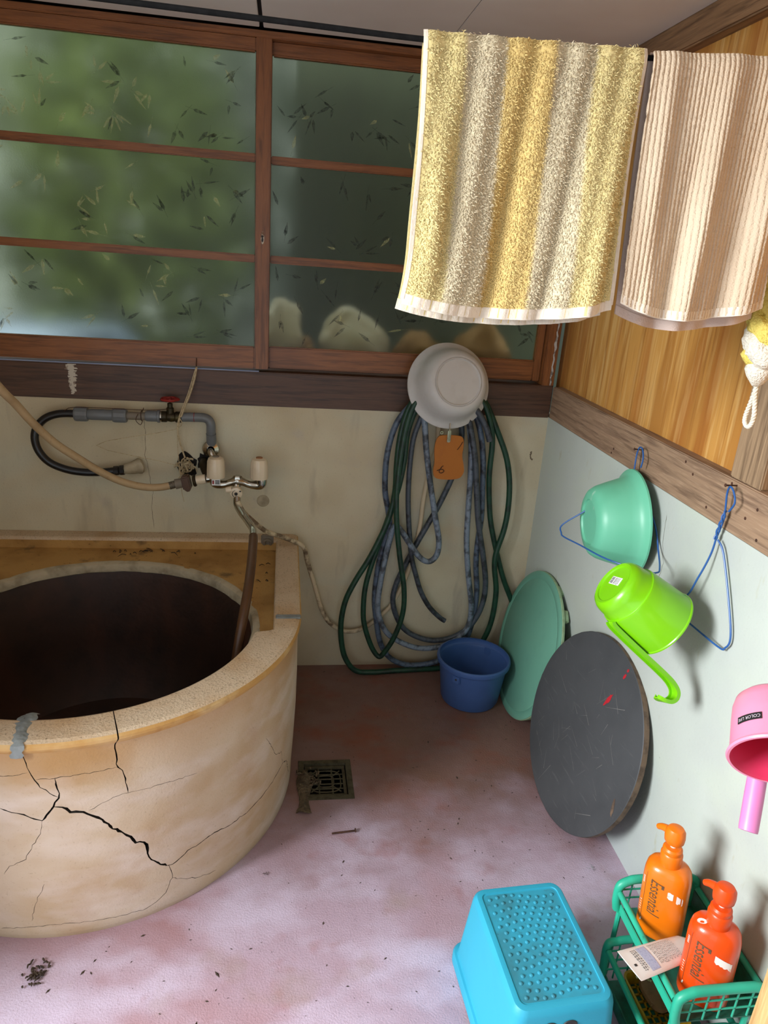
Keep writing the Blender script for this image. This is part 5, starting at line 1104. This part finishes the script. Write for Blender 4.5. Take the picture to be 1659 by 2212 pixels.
# ================================================================== TOWELS ON THE CORD
b = B(); b.tube([(XL, -1.25, 1.889), (-1.5, -1.25, 1.887), (-1.0, -1.25, 1.884), (-.78, -1.25, 1.8825), (-.6, -1.25, 1.886), (-.42, -1.25, 1.893), (-.2, -1.25, 1.911), (.034, -1.25, 1.935)], .0042, 10, sub=6)
tag(mesh_obj('clothes_cord', b, 'cord_black', base=(-1.0, -1.25, 1.88)), 'black cord stretched under the ceiling carrying the towels', 'cord')
def grid_sheet(nu, nv, fn, th, flip=False):
    """closed sheet with real thickness; fn(u, v) -> point, thickness along the local normal"""
    P = [[Vector(fn(i/nu, j/nv)) for i in range(nu+1)] for j in range(nv+1)]
    def nrm(i, j):
        a = P[j][min(i+1, nu)]-P[j][max(i-1, 0)]; c = P[min(j+1, nv)][i]-P[max(j-1, 0)][i]; n = a.cross(c)
        return n.normalized() if n.length > 1e-12 else Vector((0, -1, 0))
    Nn = [[nrm(i, j) for i in range(nu+1)] for j in range(nv+1)]
    b = B(); W_ = nu+1
    v = [P[j][i]+Nn[j][i]*th/2 for j in range(nv+1) for i in range(W_)]+[P[j][i]-Nn[j][i]*th/2 for j in range(nv+1) for i in range(W_)]
    o = W_*(nv+1); f = []
    for j in range(nv):
        for i in range(nu):
            a = j*W_+i; f.append((a, a+1, a+W_+1, a+W_)); f.append((o+a, o+a+W_, o+a+W_+1, o+a+1))
    for i in range(nu): f.append((i, o+i, o+i+1, i+1)); a = nv*W_+i; f.append((a, a+1, o+a+1, o+a))
    for j in range(nv): a = j*W_; f.append((a, a+W_, o+a+W_, o+a)); a = j*W_+nu; f.append((a, o+a, o+a+W_, a+W_))
    b.add(v, f, True); return b, P, Nn
def set_col(o, cols):
    at = o.data.color_attributes.new('Col', 'FLOAT_COLOR', 'POINT'); at.data.foreach_set('color', [c for q in cols for c in q])
# towel one: yellow and beige striped terry
YEL, BEI, OCH = srgb(234, 216, 154), srgb(222, 208, 174), srgb(230, 202, 132)
def stripe(u):
    e = [(0.0, YEL), (.17, YEL), (.19, BEI), (.355, BEI), (.375, OCH), (.575, OCH), (.595, BEI), (.765, BEI), (.785, YEL), (1.01, YEL)]
    for (a, ca), (c, cb) in zip(e, e[1:]):
        if a <= u <= c: t_ = (u-a)/(c-a); return tuple(ca[k]*(1-t_)+cb[k]*t_ for k in range(4))
    return YEL
def fold1(u, v, s_):
    a = min(1, v*1.6)
    return (.010*math.sin(u*9+.6)*a+.006*math.sin(u*23+2*v)*a+.012*math.exp(-((u-.07-.05*v)/.05)**2)*a+.016*math.exp(-((u-.88-.05*(1-v))/.06)**2)*v+.003*math.sin(u*47+v*5))*s_
def tw1(front):
    def fn(u, v):
        x0, x1 = -.777, -.425
        flare = -.012*max(0, (v-.75)/.25)**2*(1-u)+.006*v*u
        x = x0+(x1-x0)*u+flare+.004*math.sin(v*6)*(1-2*u)*.4
        top = 1.8925+.010*u
        drop = .405-.022*abs(2*u-1)**2.2+(0 if front else .012)
        s_ = -1 if front else 1
        ang = min(1, v/.035)*math.pi/2
        y = -1.25+s_*(.0075*math.sin(ang)+.004)+s_*0+(-1)*fold1(u, v, 1 if front else .7)*1+(-.012*v if front else .006*v)
        z = top-.0075*(1-math.cos(ang))-drop*v+(.0 if v > 0 else 0)
        return (x, y, z)
    return fn
T1 = thing('terry_towel', 'yellow and beige striped terry towel hanging on the cord', 'towel', (-.60, -1.25, 1.48))
NU, NV = 90, 80
b, Pf, Nf = grid_sheet(NU, NV, tw1(True), .004)
o = mesh_obj('front_fall', b, 'towel_base', T1, sharp=80); set_col(o, [stripe(i/NU) for s_ in (0, 1) for j in range(NV+1) for i in range(NU+1)])
b, Pb, Nb = grid_sheet(50, 50, tw1(False), .004)
o = mesh_obj('back_fall', b, 'towel_base', T1, sharp=80); set_col(o, [stripe(i/50) for s_ in (0, 1) for j in range(51) for i in range(51)])
for fall, nm in ((True, 'hem'), (False, 'hem')):
    fn = tw1(fall); b, _, _ = grid_sheet(60, 4, lambda u, v: Vector(fn(u, .962+.044*v))+Vector((0, (.0015*math.sin(u*150)), 0)), .0058); mesh_obj(nm, b, 'towel_hem', T1, sharp=80)
for u0, u1 in ((-.004, .014), (.988, 1.004)):
    fn = tw1(True); b, _, _ = grid_sheet(3, 50, lambda u, v: Vector(fn(u0+(u1-u0)*u, v*.985)), .0056); mesh_obj('selvage', b, 'towel_hem', T1, sharp=80)
rn = random.Random(77); b = B(); cols = []
for k in range(30000):
    u, v = rn.uniform(.02, .982), rn.uniform(0, .955)
    fi, fj = u*NU, v*NV; i, j = int(fi), int(fj)
    p = Pf[j][i].lerp(Pf[j][min(i+1, NU)], fi-i).lerp(Pf[min(j+1, NV)][i].lerp(Pf[min(j+1, NV)][min(i+1, NU)], fi-i), fj-j); n = Nf[j][i].copy()
    if n.y > .2: n = -n
    a = rn.gauss(-math.pi/2, .9); tdir = Vector((math.cos(a), 0, math.sin(a))); sdv = n.cross(tdir); l = rn.uniform(.003, .0055); wv = rn.uniform(.0006, .0010)
    q0 = p+n*.0018; q1 = p+n*(.0018+l*.55)+tdir*l*.35; q2 = p+n*(.0018+l*.45)+tdir*l*1.0
    b.add([q0-sdv*wv, q0+sdv*wv, q1+sdv*wv, q1-sdv*wv, q2+sdv*wv*.6, q2-sdv*wv*.6], [(0, 1, 2, 3), (3, 2, 4, 5)], True)
    c = stripe(u); k2 = rn.uniform(.88, 1.08); cols += [tuple(min(1, q*k2) for q in c[:3])+(1,)]*6
o = mesh_obj('terry_pile', b, 'towel_pile', T1, sharp=180); o['kind'] = 'stuff'; set_col(o, cols)
# towel two: cream ribbed towel in deep folds
def fold2(u, v):
    a = .35+.65*min(1, v*1.5)
    return (-.016*math.exp(-((u-.50+.03*v)/.10)**2)-.017*math.exp(-((u-.90)/.09)**2)-.010*math.exp(-((u-.12-.03*v)/.06)**2)+.010*math.exp(-((u-.33)/.10)**2)+.010*math.exp(-((u-.72)/.09)**2)+.003*math.sin(u*31+v*4))*a
NR = 34
def tw2(front, ribs):
    def fn(u, v):
        x0, x1 = -.411, -.150
        x = x0+(x1-x0)*u+.004*v+.012*math.sin(u*6.28*1.0+.5)*v*.5+(.0 if front else .012*v)
        top = 1.9015+.016*u
        drop = .400-.03*abs(2*u-1)**2.4*(1 if u < .5 else .7)+(0 if front else .020)
        s_ = -1 if front else 1; ang = min(1, v/.035)*math.pi/2
        rb = ribs*(.0010*(1-abs(math.sin(u*NR*math.pi))**1.6)+.0005*noise.noise(Vector((u*140, v*120, 1))))
        y = -1.25+s_*(.0075*math.sin(ang)+.004)+fold2(u, v)*(1 if front else .8)-(.014*v if front else -.004*v)-s_*rb*-1*(1 if not front else 1)
        return (x, y-(rb if front else 0), top-.0075*(1-math.cos(ang))-drop*v)
    return fn
T2 = thing('ribbed_towel', 'cream ribbed towel hanging in folds on the cord by the wood wall', 'towel', (-.28, -1.25, 1.50))
b, _, _ = grid_sheet(NR*8, 70, tw2(True, 1), .0035); mesh_obj('front_fall', b, 'towel_rib', T2, sharp=80)
b, _, _ = grid_sheet(60, 50, tw2(False, 0), .0035); mesh_obj('back_fall', b, 'towel_back', T2, sharp=80)
for fall in (True, False):
    fn = tw2(fall, 0); b, _, _ = grid_sheet(60, 4, lambda u, v: Vector(fn(u, .965+.04*v)), .0055); mesh_obj('hem', b, 'towel_back' if not fall else 'towel_hem', T2, sharp=80)

# ================================================================== BODY SCRUBBER (twisted nylon mesh with a rope loop)
T3 = thing('mesh_scrubber', 'twisted yellow and white mesh scrubber with rope loop by the ribbed towel', 'scrubber', (-.08, -1.235, 1.32))
axp = [Vector((-.09, -1.222, 1.70)), Vector((-.09, -1.223, 1.61)), Vector((-.09, -1.235, 1.517)), Vector((-.09, -1.243, 1.467)), Vector((-.086, -1.243, 1.430))]
axp, _ = catmull(axp, [1]*5, 14, False); n = len(axp)
for ph, m, nm in ((0, 'mesh_yellow', 'yellow_strand'), (2.1, 'mesh_white', 'white_strand'), (4.2, 'mesh_yellow', 'yellow_strand')):
    pts = []; rr = []
    for i, p in enumerate(axp):
        a = ph+i*.17; k = min(1, (n-1-i)/8+.35); pts.append(p+Vector((math.cos(a), math.sin(a), 0))*.017*k); rr.append(.0225*min(1, (n-1-i)/10+.45)*(1+.12*noise.noise(Vector((i*.3, ph, 0)))))
    b = B(); b.tube(pts, rr, 14, sub=2); b.v = [tuple(Vector(q)+Vector((noise.noise(Vector(q)*90), noise.noise(Vector(q)*91+Vector((5, 0, 0))), noise.noise(Vector(q)*89)))*.004) for q in b.v]; mesh_obj(nm, b, m, T3)
b = B(); b.lathe([(.0, .02), (.016, .014), (.024, .0), (.0255, -.012), (.021, -.024), (.012, -.036), (.006, -.042), (0, -.043)], 24, Matrix.Translation((-.086, -1.238, 1.428))); b.v = [tuple(Vector(q)+Vector((noise.noise(Vector(q)*40), noise.noise(Vector(q)*41), 0))*.004) for q in b.v]; mesh_obj('end_cap', b, 'mesh_white', T3)
loopc = [(-.083, -1.236, 1.396), (-.080, -1.232, 1.375), (-.076, -1.222, 1.350), (-.073, -1.213, 1.328), (-.072, -1.213, 1.312), (-.072, -1.224, 1.305), (-.073, -1.235, 1.312), (-.075, -1.240, 1.330), (-.078, -1.238, 1.352), (-.081, -1.236, 1.372), (-.084, -1.238, 1.394)]
lp, _ = catmull([Vector(q) for q in loopc], [1]*len(loopc), 12, False); b = B()
for ph in (0, 2.09, 4.19):
    pts = []
    for i, p in enumerate(lp):
        tg = (lp[min(i+1, len(lp)-1)]-lp[max(i-1, 0)]).normalized(); u_ = tg.orthogonal().normalized() if False else (Vector((1, 0, 0))-tg*tg.x).normalized(); w_ = tg.cross(u_); a = ph+i*.55
        pts.append(p+(u_*math.cos(a)+w_*math.sin(a))*.0022)
    b.tube(pts, .0026, 8)
mesh_obj('rope_loop', b, 'rope_white', T3)
b = B(); b.tube([(.01, -1.215, 1.73), (-.05, -1.218, 1.735), (-.095, -1.222, 1.735), (-.10, -1.222, 1.75)], .002, 6, sub=3); b.tube([(-.09, -1.222, 1.69), (-.088, -1.222, 1.735), (-.093, -1.222, 1.745), (-.098, -1.222, 1.735), (-.092, -1.222, 1.69)], .003, 8, sub=3); mesh_obj('hanging_nail', b, 'rust', T3)

# ================================================================== LITTER ON THE FLOOR
t = thing('rusty_nail', 'long rusty nail lying on the floor right of the tub', 'nail', (-.775, -.889, 0))
b = B(); b.tube([(-.813, -.893, .004), (-.745, -.886, .004)], .0028, 7); mesh_obj('shank', b, 'rust', t)
b = B(); b.lathe([(0, 0), (.006, 0), (.006, .0025), (0, .003)], 12, frame((1, .1, 0), loc=(-.746, -.886, .0055))); mesh_obj('head', b, 'rust', t)
clump('dirt_clump', (-1.50, -1.262, .0), .034, 44, 'litter', 'clump of dark dirt on the pink floor at the lower left', 'dirt', 6)
clump('dirt_clump', (-.098, -1.062, .0), .012, 12, 'patch_mortar', 'small grey crumb on the floor below the round board', 'dirt', 8)
clump('dirt_clump', (-1.0, -1.02, .0), .010, 10, 'litter', 'small dark crumb on the floor at the foot of the tub', 'dirt', 12)
rn = random.Random(31); b = B()
for k in range(700):
    x, y = rn.uniform(-1.75, -.02), rn.uniform(-1.75, -.05)
    if math.hypot(x+1.5, y+.6) < .60 or (x < -.90 and y > -.62): continue
    if DX0-.01 < x < DX1+.01 and DY0-.01 < y < DY1+.01: continue
    s_ = min(.012, rn.lognormvariate(math.log(.0011), .55)); a = rn.uniform(0, 6.28); el = rn.uniform(1, 3); dx, dy = math.cos(a)*s_*el, math.sin(a)*s_*el
    b.add([(x-dx, y-dy, .0006), (x-dy*.35, y+dx*.35, .0008+s_*.25), (x+dx, y+dy, .0006), (x+dy*.35, y-dx*.35, .0006), (x, y, s_*.7)], [(0, 3, 4), (3, 2, 4), (2, 1, 4), (1, 0, 4)])
tag(mesh_obj('floor_crumbs', b, 'litter', base=(-.7, -1.2, 0)), 'tiny dark crumbs and leaf bits scattered over the floor', 'crumbs', kind='stuff')
